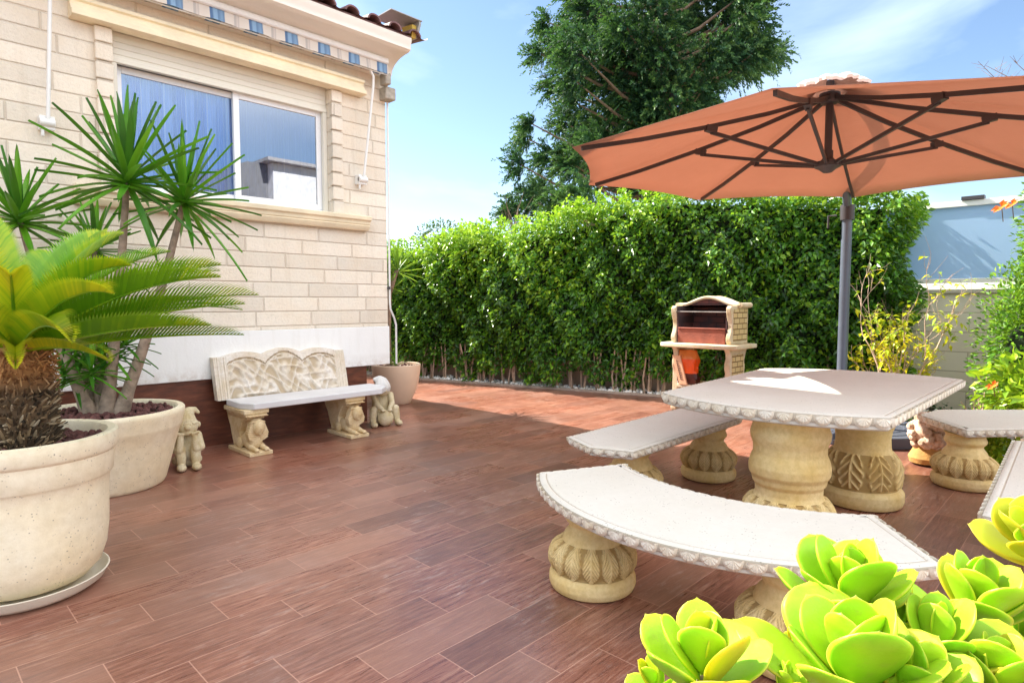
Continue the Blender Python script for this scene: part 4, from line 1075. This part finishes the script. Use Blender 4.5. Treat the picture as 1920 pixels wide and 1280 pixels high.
def gnome2(loc, rz):
    T = thing('gnome_statue', loc, 'small stone gnome crouching over a ball at the right end of the ornate bench', 'statue', rz)
    m = MB()
    m.ell((0, .06, .20), (.10, .08, .14), 16, 12); m.ell((0, .05, .07), (.11, .09, .07), 14, 10)
    for s in (-1, 1):
        m.limb([(s*.06, .03, .10), (s*.12, -.05, .17), (s*.13, -.06, .09), (s*.13, -.08, .03)], [.045, .044, .036, .03])
        m.ell((s*.135, -.11, .03), (.036, .065, .03), 12, 8)
        m.limb([(s*.095, .02, .31), (s*.085, -.05, .23), (s*.04, -.10, .18)], [.034, .030, .022])
        for q in range(4): m.ell((s*(.018+q*.012), -.125, .172), (.008, .018, .010), 8, 6)
    m.ell((0, -.08, .085), (.085, .08, .085), 18, 14)              # ball
    m.ell((0, -.01, .375), (.075, .07, .065), 18, 14); m.ell((0, -.085, .37), (.018, .018, .017), 12, 8)
    for s in (-1, 1): m.ell((s*.03, -.072, .392), (.010, .006, .008), 8, 6)
    remesh(m.build('figure', GNOME, T), .005)
    m = MB(); m.limb([(0, -.005, .40), (0, .01, .44), (-.02, .03, .478), (-.07, .04, .485)], [.085, .070, .045, .02]); remesh(m.build('hat', simple('pale_hat_stone', (.66, .64, .62), .85, .1, 12), T), .005)
gnome1((1.66, 5.17, 0), radians(-14)); gnome2((3.70, 5.50, 0), radians(-14))

# ------------------------------------------------------------------ pots
def pot(name, c, prof, label, mat=POTM, soil=None, soilr=None, stn=260, n=72):
    T = thing(name, (c[0], c[1], 0), label, 'pot')
    m = MB(); m.lathe(prof, n, capt=True, capb=True); m.build('body', mat, T, ang=40)
    if soil:
        m = MB(); m.lathe([(0, soil-.01), (soilr*.6, soil), (soilr, soil)], 32, capb=False, capt=False)
        b_ = m.build('soil', SOIL, T)
        def pl():
            a = R(0, 2*pi); r = soilr*.97*sqrt(R(0, 1)); return Vector((r*cos(a), r*sin(a), soil+R(0, .02)))
        o = stones(stn, pl, .014, .030, 'lava_gravel', LAVA, T); o['kind'] = 'stuff'
    return T
P1 = Vector((.425, 3.465, 0)); P2 = Vector((1.10, 5.06, 0)); P3 = Vector((4.63, 6.57, 0))
z0 = .045
prof1 = [(.22, z0), (.27, z0+.01), (.325, z0+.06), (.352, z0+.13), (.365, z0+.22), (.372, z0+.40), (.378, z0+.45), (.388, z0+.462), (.396, z0+.47), (.402, z0+.545), (.404, z0+.565), (.414, z0+.572), (.424, z0+.582), (.426, z0+.63), (.422, z0+.648), (.408, z0+.655), (.375, z0+.650), (.362, z0+.63), (.355, z0+.55), (.0, z0+.54)]
prof1 = [(r*.87, z*1.02) for r, z in prof1]
pot('large_pot', P1, prof1, 'largest cream stone pot at the left front, standing in a saucer', POTM, .645, .325, 330, 96)
T = thing('pot_saucer', (P1.x, P1.y, 0), 'wide cream saucer under the largest pot', 'saucer')
m = MB(); m.lathe([(r*.84, z) for r, z in [(.25, .0), (.31, .008), (.348, .03), (.366, .062), (.372, .068), (.365, .070), (.355, .062), (.336, .040), (.30, .026), (.0, .024)]], 96); m.build('dish', simple('saucer_cream', (.78, .72, .60), .5, .05, 4), T)
prof2 = [(.335, 0), (.345, .005), (.36, .03), (.395, .16), (.43, .29), (.462, .40), (.470, .412), (.474, .43), (.487, .49), (.494, .515), (.494, .535), (.486, .545), (.45, .545), (.435, .53), (.425, .47), (0, .46)]
pot('tapered_pot', P2, prof2, 'cream stone pot with yuccas behind the largest pot', POTM, .505, .428, 420, 96)
prof3 = [(.17, 0), (.178, .006), (.20, .05), (.25, .16), (.285, .28), (.305, .40), (.312, .48), (.312, .50), (.304, .508), (.285, .505), (.28, .47), (0, .45)]
pot('round_pot', P3, prof3, 'smooth beige rounded pot at the house corner', POT3, .46, .28, 60, 64)

# ------------------------------------------------------------------ plants in pots
YUC = foliage_mat('yucca_leaf', (.03, .13, .015), (.075, .30, .015), (.22, .50, .03), .38, .28, 3, .5, (.25, .5, .02))
def sword(m, p, d, L_, W_, v, droop):
    d = d.normalized(); side = d.cross(Vector((0, 0, 1)))
    if side.length < .05: side = Vector((1, 0, 0))
    side.normalize(); n = 9; pv = None; b = len(m.v)
    for k in range(n+1):
        f = k/n; c = p+d*L_*f+Vector((0, 0, -droop*L_*f*f)); w = W_*1.25*(.42+.9*f)*(1-f)**.72; nn = side.cross(d).normalized()*W_*.22
        m.v += [tuple(c-side*w*.5+nn), tuple(c), tuple(c+side*w*.5+nn)]
        if k:
            a = b+3*(k-1); e = a+3
            m.f += [(a, a+1, e+1, e), (a+1, a+2, e+2, e+1)]; m.var += [v, v]
def head(m, c, n, Lr, W_, seed, updir=Vector((0, 0, 1)), spread=1.0, dmax=.35):
    for k in range(n):
        f = k/n; a = k*2.39996+seed; el = radians(88-118*f**.85*spread)
        h = Vector((cos(a)*cos(el), sin(a)*cos(el), sin(el)))
        q = Vector((0, 0, 1)).rotation_difference(updir.normalized()); h = q@h
        sword(m, c+Vector((R(-.01, .01), R(-.01, .01), -.06*f)), h, Lr*R(.8, 1.08), W_, min(1, max(0, R(.0, .9)-.25*f)), R(.02, dmax)*f)
BARKY = simple('yucca_bark', (.33, .25, .19), .9, .35, 18, .9, 50)
YT = thing('yucca_plant', (P2.x, P2.y, .5), 'multi-stemmed yucca with spiky green heads in the tapered pot', 'plant')
YT.location.z = .5
d2 = 4.3
heads = [((238, 335, 4.15), (150, 765), .62, 50, .066), ((345, 372, 4.35), (180, 760), .52, 48, .056), ((36, 408, 4.0), (115, 770), .46, 46, .060), ((92, 418, 4.9), (130, 770), .40, 36, .050), ((178, 462, 4.6), (140, 765), .38, 36, .050)]
for (hx, hy, dd), (bx, by), L_, n, w in heads:
    top = at(hx, hy, dd); b0 = Vector((P2.x, P2.y, .48))+Vector(((bx-150)*.0022, (bx-150)*-.001, 0))
    mid = b0+(top-b0)*.5+Vector((R(-.04, .04), R(-.04, .04), 0)); mid.x = b0.x+(top.x-b0.x)*.62; mid.y = b0.y+(top.y-b0.y)*.62
    m = MB(); pts = []
    for k in range(9):
        f = k/8; p = b0*(1-f)**2+mid*2*f*(1-f)+top*f*f; pts.append(p)
    m.tube(pts, [.044-.0025*k+(.022 if k == 0 else 0)-.0008*k for k in range(9)], 12); m.build('trunk', BARKY, YT, True)
    m = MB(); head(m, top, n, L_, w, R(0, 6), (top-pts[-2])); m.build('leaf_head', YUC, YT, True, fixn=False, ang=70)
for hx, hy, dd, L_ in ((195, 690, 4.3, .20), (160, 640, 4.2, .24), (140, 700, 4.3, .22), (215, 660, 4.35, .25), (125, 655, 4.3, .25), (170, 690, 4.15, .26), (120, 700, 4.2, .24), (185, 630, 4.3, .26), (235, 640, 4.4, .24)):
    m = MB(); head(m, at(hx, hy, dd), 22, L_*1.1, .036, R(0, 6)); m.build('leaf_head', YUC, YT, True, fixn=False, ang=70)
# cycad
CYC = foliage_mat('cycad_leaflet', (.04, .20, .012), (.18, .42, .012), (.75, .72, .02), .38, .30, 5, .5, (.45, .6, .02))
CT_ = thing('cycad_palm', (P1.x, P1.y, .66), 'sago palm with arching feathery fronds in the largest pot', 'plant')
m = MB(); m.lathe([(.10, .60), (.12, .66), (.128, .80), (.125, .95), (.115, 1.04), (.08, 1.10), (0, 1.12)], 24, (P1.x, P1.y, 0)); 
for k in range(1300):
    a = k*2.39996; z = .64+.46*(k/1300); r = .120-.015*(k/1300); u = Vector((cos(a), sin(a), 0))
    p = Vector((P1.x, P1.y, z))+u*r; m.cv = R(0, 1)
    hair = k > 750
    e = p+u*R(.02, .045)+Vector((R(-.015, .015), R(-.015, .015), R(.0, .045) if not hair else R(-.05, .05)))
    m.tube([p, e], [.010 if not hair else .005, .003], 4)
t = NT('cycad_trunk'); v = t.attr('var'); zz = t.sep(t.geo())[2]
cc = t.ramp(v, [(0, (.04, .03, .018)), (.5, (.12, .075, .04)), (.85, (.35, .24, .13)), (1, (.5, .42, .3))])
cc = t.mix(t.ramp(zz, [(.90, 0), (1.0, 1)]), cc, t.ramp(v, [(0, (.18, .07, .02)), (1, (.55, .28, .10))]))
m.build('trunk', t.done(t.pr(cc, .9)), CT_, True)
def frond(az, el, L_, curve, v, roll=0, droop=None):
    m = MB(); c0 = Vector((P1.x, P1.y, 1.08)); h = Vector((cos(az), sin(az), 0)); n = 30; pts = []
    p = c0+h*.03; e = el
    for k in range(n+1):
        pts.append(p.copy()); p = p+(h*cos(e)+Vector((0, 0, sin(e))))*L_/n; e -= curve/n*(.6+.8*k/n)
    m.cv = .55; m.tube(pts[::3], [.010-.0008*k for k in range(len(pts[::3]))], 5)
    side = Vector((-h.y, h.x, 0))
    for k in range(2, n*2):
        f = k/(n*2); i = min(n-1, int(f*n)); g_ = f*n-i; b = pts[i]+(pts[i+1]-pts[i])*g_; d = (pts[i+1]-pts[i]).normalized()
        upv = side.cross(d); upv = upv if upv.z > 0 else -upv
        ll = L_*.20*sin(pi*min(1, .12+f*.86))**.6*(1 if f < .9 else (1-f)*6+.4)
        for s in (-1, 1):
            dd = (side*s*(.78-.35*f)+d*(.62+.45*f)+upv*.62).normalized()
            vv = min(1, max(0, v+R(-.12, .12)+(.35 if f > .8 else 0)*R(.4, 1)))
            q = b+dd*ll*.55; w = .0125; sd = dd.cross(upv).normalized(); tip = b+dd*ll+Vector((0, 0, -ll*.14))
            bb = len(m.v); m.v += [tuple(b-sd*w*.6), tuple(b+sd*w*.6), tuple(q+sd*w*.5), tuple(tip), tuple(q-sd*w*.5)]
            m.f += [(bb, bb+1, bb+2, bb+4), (bb+4, bb+2, bb+3)]; m.var += [vv, vv]
    m.build('frond', CYC, CT_, True, fixn=False, smooth=False)
# RT direction is picture-right
azr = math.atan2(RT.y, RT.x)
fr_list = []
for az, el, L_, cu, v in [(0.05, 32, 1.12, .75, .45), (-.12, 27, 1.18, .75, .25), (.18, 20, 1.20, .62, .5), (.0, 14, 1.18, .42, .35), (-.2, 8, 1.12, .35, .4), (.1, 3, 1.10, .25, .3),
                          (.45, 38, 1.05, 1.0, .3), (.6, 22, 1.1, .9, .3), (-.5, 34, .95, 1.15, .75), (-.7, 20, .95, 1.1, .6), (-.9, 45, .85, 1.3, .85), (-1.2, 30, .85, 1.3, .8),
                          (-1.5, 52, .8, 1.2, .75), (.9, 50, .95, 1.0, .4), (1.2, 60, .9, .9, .5), (1.6, 55, .95, 1.0, .45), (-1.9, 35, .85, 1.2, .8), (-2.3, 50, .85, 1.1, .7), (2.0, 45, 1.0, 1.1, .5),
                          (2.4, 60, .9, .9, .6), (2.8, 40, 1.05, 1.1, .5), (3.14, 55, 1.0, 1.0, .5), (-2.7, 40, .95, 1.1, .6), (-1.6, 68, .85, .7, .85), (-.4, 5, .7, .7, .8), (-.9, 8, .65, .9, .8), (1.4, 20, 1.0, .9, .4), (-.3, 48, .9, 1.3, .6)]:
    frond(azr+az, radians(el+6), L_*(.86 if cos(az) > .3 else .95), cu*.80, v)
# slim yucca by the house corner
T = thing('slim_yucca', (P3.x, P3.y, .46), 'slim single-stemmed yucca in the rounded pot', 'plant')
m = MB(); tp = at(745, 505, 7.9); m.tube([(P3.x-.12, P3.y-.02, .45), (P3.x-.10, P3.y+.02, .9), (P3.x-.09, P3.y, 1.4), tp], [.035, .032, .03, .026], 10); m.build('trunk', BARK, T, True)
YU2 = foliage_mat('light_yucca_leaf', (.05, .16, .015), (.14, .34, .02), (.35, .52, .04), .4, .35, 3, .5, (.4, .6, .05))
m = MB(); head(m, tp, 34, .36, .035, 1.1, Vector((.1, 0, 1)), .85); m.build('leaf_head', YU2, T, True, fixn=False, ang=70)
m = MB(); head(m, at(733, 540, 7.9), 18, .24, .03, 2.1, Vector((.3, -.2, 1)), .6); m.build('leaf_head', YU2, T, True, fixn=False, ang=70)
m = MB(); head(m, at(742, 678, 7.8), 20, .20, .03, .4, Vector((0, 0, 1)), .6); m.build('leaf_head', YU2, T, True, fixn=False, ang=70)

# ------------------------------------------------------------------ barbecue
BQ = thing('barbecue', (6.63, 3.78, 0), 'cream stone garden barbecue with arched hood standing before the hedge', 'barbecue')
BST = stone_mat('barbecue_stone', (.72, .64, .50), (.60, .45, .22), .4, False, .3, 8)
t = NT('carved_block_panel'); g = t.geo(); x, y, z = t.sep(g)
bk = t.n('TexBrick'); t.l(t.comb(t.math('ADD', x, y), z), bk.inputs['Vector']); bk.inputs['Scale'].default_value = 1; bk.inputs['Brick Width'].default_value = .13; bk.inputs['Row Height'].default_value = .062
bk.inputs['Mortar Size'].default_value = .006; bk.inputs['Color1'].default_value = (.66, .52, .27, 1); bk.inputs['Color2'].default_value = (.58, .43, .2, 1); bk.inputs['Mortar'].default_value = (.22, .13, .05, 1); bk.offset = .4
BLK = t.done(t.pr(bk.outputs[0], .9, t.bump(t.math('SUBTRACT', 1, bk.outputs['Fac']), .8, .01)))
t = NT('sooty_firebrick'); g = t.geo(); x, y, z = t.sep(g)
bk = t.n('TexBrick'); t.l(t.comb(y, z), bk.inputs['Vector']); bk.inputs['Scale'].default_value = 1; bk.inputs['Brick Width'].default_value = .2; bk.inputs['Row Height'].default_value = .075
bk.inputs['Mortar Size'].default_value = .006; bk.inputs['Color1'].default_value = (.16, .05, .04, 1); bk.inputs['Color2'].default_value = (.11, .045, .04, 1); bk.inputs['Mortar'].default_value = (.04, .02, .02, 1)
SOOT = t.done(t.pr(t.mix(t.ramp(t.noise(g, 6, 4), [(.35, 0), (.6, 1)]), (.05, .035, .04), bk.outputs[0]), .85))
RBR = simple('red_firebrick', (.30, .085, .055), .85, .2, 10, .3, 40)
BD, BWd = .46, .74         # depth along +X, width along -Y
def side_panel(y0, y1, name='side_panel'):
    m = MB()
    up = [(.03, .82), (.0, .86), (.0, .90), (.035, .96), (.05, 1.02), (.04, 1.08), (.015, 1.13), (.0, 1.18), (.0, 1.23), (.03, 1.255), (BD, 1.255), (BD, .82)]
    m.prism([(u, z) for u, z in up], y0, y1, 'y'); return m.build(name, BST, BQ, bevel=.008, fixn=True)
side_panel(-.055, 0); side_panel(-BWd, -BWd+.055)
m = MB(); m.box(.07, BD-.03, -BWd-.006, -BWd+.002, .86, 1.22); m.build('block_relief', BLK, BQ, bevel=.004)
def leg(y0, y1):
    m = MB()
    up = [(.02, 0), (.0, .02), (.0, .06), (.035, .09), (.04, .45), (.04, .50), (.02, .54), (.02, .60), (.05, .66), (.04, .72), (.0, .765), (BD+.03, .765), (BD-.01, .72), (BD-.05, .62), (BD-.03, .54), (BD-.04, .5), (BD-.04, .09), (BD, .06), (BD, 0)]
    m.prism(up, y0, y1, 'y'); o = m.build('leg', BST, BQ, bevel=.008)
leg(-.075, -.01); leg(-BWd+.01, -BWd+.075)
m = MB(); m.box(.08, BD-.09, -BWd+.003, -BWd+.012, .10, .70); m.build('block_relief', BLK, BQ, bevel=.004)
m = MB(); m.prism([(-.08, .06), (-.10, .03), (-.10, -BWd-.02), (-.04, -BWd-.10), (BD+.04, -BWd-.10), (BD+.04, .12), (-.04, .12)], .768, .818, 'z'); m.build('counter', BST, BQ, bevel=.012)
m = MB(); m.box(.02, BD-.02, -BWd+.08, -.08, .285, .33); m.build('shelf', BST, BQ, bevel=.006)
m = MB(); m.box(BD-.06, BD-.002, -BWd+.057, -.057, .82, 1.25); m.build('back_wall', SOOT, BQ, smooth=False)
for ya, yb in ((-BWd+.058, -BWd+.075), (-.075, -.058)):
    m = MB(); m.box(.04, BD-.062, ya, yb, .82, 1.25); m.build('inner_lining', SOOT, BQ, smooth=False)
m = MB(); m.box(.03, .075, -BWd+.077, -.077, .82, .985); m.box(.02, .085, -BWd+.076, -.076, .985, 1.0); m.build('fire_front', RBR, BQ, bevel=.005)
m = MB(); n = 30; top = []
for k in range(n+1):
    f = k/n; y = .02-(BWd+.04)*f; z = 1.262+.088*sin(pi*min(1, max(0, (f-.10)/.80)))**1.5; top.append((y, z))
m.prism([(-.02, 1.257)]+[(y, z-.02) for y, z in top[3:-3]]+[(-BWd+.02, 1.257)], .20, BD-.03, 'x'); m.build('hood_arch', SOOT, BQ, bevel=.004)
m = MB(); m.tube([(.20, y, z+.002) for y, z in top], .020, 10); m.tube([(BD-.01, y, z+.002) for y, z in top], .020, 10)
for e in (top[0], top[-1]): m.tube([(.185, e[0], e[1]), (BD+.005, e[0], e[1])], .030, 12)
for (a, b) in zip(top, top[1:]): m.obox((( .20+BD-.01)/2, (a[0]+b[0])/2, (a[1]+b[1])/2+.010), ((BD-.21)/2, 0, 0), (0, (b[0]-a[0])/2*1.02, (b[1]-a[1])/2), (0, 0, .010))
m.build('hood_moulding', BST, BQ)
m = MB(); m.tube([(.03, -.04, 1.185), (.03, -BWd+.04, 1.185)], .008, 8)
for k in range(22): m.tube([(.03, -.07-k*.027, 1.185), (BD-.07, -.07-k*.027, 1.185)], .0025, 5)
m.build('grill_rack', simple('sooty_steel', (.20, .18, .17), .5, .2, 9, metal=.6), BQ)
# charcoal bag on the shelf
CB = thing('charcoal_bag', (6.70, 3.58, .33), 'crumpled orange and dark charcoal bag on the barbecue shelf', 'bag')
def bag(m, w, d, h, seed):
    vs = []; fs = []; n = 20
    for j in range(13):
        f = j/12; z = h*f; sx = w*(1-.10*sin(pi*f))*(1 if f < .8 else 1-(f-.8)*1.0); sy = d*(.75+.45*sin(pi*f))*(1 if f < .75 else 1-(f-.75)*2.6)
        for k in range(n):
            a = 2*pi*k/n; r = 1/((abs(cos(a))**4+abs(sin(a))**4)**.25); w_ = .010*sin(a*5+f*9+seed)+.007*sin(a*9-f*14)
            vs.append(((sy+w_)*r*sin(a), (sx+w_)*r*cos(a), z+.008*sin(a*3+seed)))
    for j in range(12):
        for k in range(n): fs.append((j*n+k, j*n+(k+1) % n, (j+1)*n+(k+1) % n, (j+1)*n+k))
    fs.append(tuple(range(n))[::-1]); fs.append(tuple(12*n+k for k in range(n))); m.add(vs, fs)
t = NT('bag_print'); g = t.obj(); x, y, z = t.sep(g)
c = t.mix(t.math('GREATER_THAN', z, .13), (.07, .015, .01), (.85, .10, .01)); c = t.mix(t.math('GREATER_THAN', z, .30), c, (.75, .22, .04))
m = MB(); bag(m, .125, .075, .40, 1); m.build('bag_body', t.done(t.pr(c, .35, t.bump(t.noise(g, 25, 4), .5, .01))), CB)
m = MB(); m.obox((-.10, .055, .17), (.012, .0, .0), (0, .05, 0), (0, .05, .17)); lb = m.build('paper_panel', simple('buff_paper', (.72, .42, .25), .8, .1), CB, bevel=.004)
m = MB()
for k in range(9):
    z = .06+k*.026; y = .055+(z-.17)*.29
    m.obox((-.1135, y+R(-.004, .004), z), (.001, 0, 0), (0, R(.010, .018), 0), (0, 0, .0045)); m.obox((-.1135, y+.014, z+.008), (.001, 0, 0), (0, .004, 0), (0, 0, .009))
m.build('printed_marks', simple('brown_ink', (.12, .05, .03), .8), lb)
T = thing('firelighter_pack', (6.70, 3.70-.0, .33), 'small white packet lying beside the charcoal bag', 'packet'); m = MB(); m.box(-.03, .05, -.03, .05, 0, .03); m.build('packet', WHITEM, T, bevel=.008)

# ------------------------------------------------------------------ foreground succulents
t = NT('succulent_leaf'); g = t.obj(); ed = t.attr('edge'); oi = t.n('ObjectInfo').outputs['Random']
n1 = t.noise(t.geo(), 22, 4)
c = t.mix(oi, (.20, .41, .010), (.38, .56, .014)); c = t.mix(t.ramp(n1, [(.4, 0), (.7, .6)]), c, (.36, .54, .02))
c = t.mix(t.ramp(ed, [(.80, 0), (.98, .7)]), c, (.62, .56, .04)); c = t.mix(t.ramp(ed, [(.985, 0), (1.0, .3)]), c, (.80, .35, .03))
c = t.mix(t.math('MULTIPLY', t.ramp(t.noise(t.geo(), 55, 6, .7), [(.56, 0), (.66, 1)]), .30), c, (.30, .34, .05))
SUC = t.done(t.pr(c, .46, t.bump(t.noise(t.geo(), 90, 5), .15, .004), .35, Subsurface_Weight=.35, Subsurface_Scale=.02, Subsurface_Radius=(.6, 1.0, .15)))
t = NT('yellowing_succulent_leaf'); ed = t.attr('edge'); c = t.mix(t.ramp(ed, [(.5, 0), (1, .8)]), (.40, .44, .02), (.60, .42, .02))
SUY = t.done(t.pr(c, .48, None, .3, Subsurface_Weight=.35, Subsurface_Scale=.02, Subsurface_Radius=(1, .9, .15)))
def leafmesh(name, mat, wid=.62, tip=.06, cup=.16, bend=.25):
    m = MB(); NU, NV = 14, 20; vs = []; ed_ = []
    for side in (1, -1):
        for j in range(NV+1):
            v = j/NV; w = wid*.5*(.22+.95*sin(pi*min(1, v*.74+.02))**1.4)*(1 if v < .72 else sqrt(max(0, 1-((v-.72)/.28)**2.2)))
            tipx = tip*exp(-((1-v)/.05)**2)
            for i in range(NU+1):
                u = -1+2*i/NU; th = .095*sqrt(max(0, 1-u*u))*(1-.35*v)*min(1, (1-v)*6+.0)*min(1, v*6+.4)
                x = u*w; y = v*(1+tipx*(1-abs(u))); z = cup*u*u*w*2.2+bend*v*v*.5-.04*v
                vs.append((x, y, z+side*th*(.5 if side > 0 else .9)))
                ed_.append(max(abs(u)**2*.985, v**5 if v > .8 else 0))
    W1 = NU+1; off = W1*(NV+1); fs = []
    for j in range(NV):
        for i in range(NU):
            a = j*W1+i; fs.append((a, a+1, a+W1+1, a+W1)); fs.append((off+a, off+a+W1, off+a+W1+1, off+a+1))
    m.add(vs, fs); me = m.mesh(name, mat, True, 180)
    at_ = me.attributes.new('edge', 'FLOAT', 'POINT'); at_.data.foreach_set('value', ed_)
    import bmesh
    bm = bmesh.new(); bm.from_mesh(me); bmesh.ops.remove_doubles(bm, verts=bm.verts, dist=.0008); bmesh.ops.recalc_face_normals(bm, faces=bm.faces); bm.to_mesh(me); bm.free()
    for p in me.polygons: p.use_smooth = True
    return me
LM = [leafmesh('leaf', SUC, .60, .02, .03, .06), leafmesh('leaf', SUC, .66, .01, .04, -.04), leafmesh('leaf', SUC, .50, .03, .05, .10)]
LY = leafmesh('leaf', SUY, .54, .03, .06, .08)
def sprig(T, c, axis, n, L_, seed, yel=.12, spread=1.0):
    ax = Vector(axis).normalized(); q0 = Vector((0, 0, 1)).rotation_difference(ax)
    for k in range(n):
        f = (k+.5)/n; a = k*2.39996+seed; el = radians(86-56*f*spread+R(-9, 9))
        d = q0@Vector((cos(a)*cos(el), sin(a)*cos(el), sin(el)))
        side = d.cross(ax).normalized(); nrm = side.cross(d).normalized()
        if nrm.dot(ax) < 0: nrm = -nrm; side = -side
        Mx = Matrix((side, d, side.cross(d))).transposed().to_4x4()
        if (side.cross(d)).dot(ax) < 0:
            side = -side; Mx = Matrix((side, d, side.cross(d))).transposed().to_4x4()
        s = L_*(.62+.55*f**.6)*R(.88, 1.1)
        o = bpy.data.objects.new('leaf', LY if R(0, 1) < yel*(.3+f) else random.choice(LM)); COL.objects.link(o); o.parent = T
        loc = Vector(c)+ax*(-.045*f)+d*.010-T.location
        o.matrix_basis = Matrix.Translation(loc)@Mx@Matrix.Diagonal((s, s, s, 1))
def succ(loc, label, sprigs):
    T = thing('succulent_plant', loc, label, 'succulent', group='succulents in the foreground planter')
    for (px, py, d, L_, n, ax, yel, spd) in sprigs:
        c = at(px, py, d); A = RT*ax[0]+Vector((0, 0, 1))*ax[1]-FH*ax[2]
        sprig(T, c, A, n, L_, R(0, 6), yel, spd)
        b0 = Vector(loc)+Vector((R(-.05, .05), R(-.05, .05), 0)); m = MB(); e = c-A.normalized()*.01
        m.tube([b0, b0+(e-b0)*.5+Vector((R(-.02, .02), R(-.02, .02), -.02)), e], [.014, .011, .009], 8); m.build('stem', simple('succulent_stem', (.30, .22, .10), .8, .2, 20), T, True)
pl1 = at(1320, 1330, .80); pl1.z = .60
succ(pl1, 'pale green succulent rosette in the bottom centre, lower and further left than the big clump',
     [(1318, 1258, .78, .100, 12, (-.04, 1, .02), .18, 1), (1475, 1290, .80, .042, 9, (0, 1, .0), .1, .5), (1230, 1290, .82, .05, 8, (-.3, 1, 0), .3, .9)])
pl2 = at(1700, 1330, .85); pl2.z = .60
succ(pl2, 'largest bright green succulent clump in the bottom right corner',
     [(1595, 1125, .92, .108, 13, (-.04, 1, .04), .16, 1), (1600, 1275, .78, .128, 13, (-.03, 1, .06), .14, 1), (1750, 1215, .84, .090, 9, (.1, 1, .05), .45, .8),
      (1835, 1145, .92, .100, 13, (.06, 1, .04), .12, 1.0), (1860, 1285, .80, .090, 13, (.05, 1, .1), .12, .95), (1520, 1225, .92, .060, 8, (-.5, .85, .1), .5, .8), (1720, 1290, .76, .080, 9, (.1, 1, .1), .25, .9), (1905, 1215, .95, .085, 11, (.1, 1, 0), .15, 1), (1675, 1200, .95, .085, 10, (.05, 1, 0), .2, 1)])
tw_ = MB(); q0_ = at(1612, 1120, .95); tw_.tube([q0_, at(1604, 1040, .97), at(1597, 1012, .98)], [.003, .0025, .0035], 6)
tw_.build('dry_twig', simple('dry_twig', (.32, .12, .05), .8), [o for o in COL.objects if o.name.startswith('succulent_plant') and o.type == 'EMPTY'][-1], True)
pl3 = at(1960, 1250, .85); pl3.z = .60
succ(pl3, 'yellow-tipped succulent shoot cut off by the right edge above the big clump', [(1950, 1030, .86, .085, 10, (-.5, .9, .1), .9, .8)])
# planter under the succulents
T = thing('planter_trough', (pl2.x, pl2.y, 0), 'stone planter below the foreground succulents', 'planter')
c0_ = (pl1+pl3)/2; ax_ = (pl3-pl1); ax_.z = 0; hl = ax_.length/2+.14; ax_.normalize(); pn = Vector((-ax_.y, ax_.x, 0))
m = MB(); c0_.z = 0
m.obox(c0_+Vector((0, 0, .28)), ax_*hl, pn*.15, (0, 0, .28)); m.obox(c0_+Vector((0, 0, .575)), ax_*(hl+.02), pn*.17, (0, 0, .016)); m.build('trough', POTM, T, True, bevel=.01)
m = MB(); m.obox(c0_+Vector((0, 0, .592)), ax_*(hl-.03), pn*.13, (0, 0, .006)); m.build('soil', SOIL, T, True)
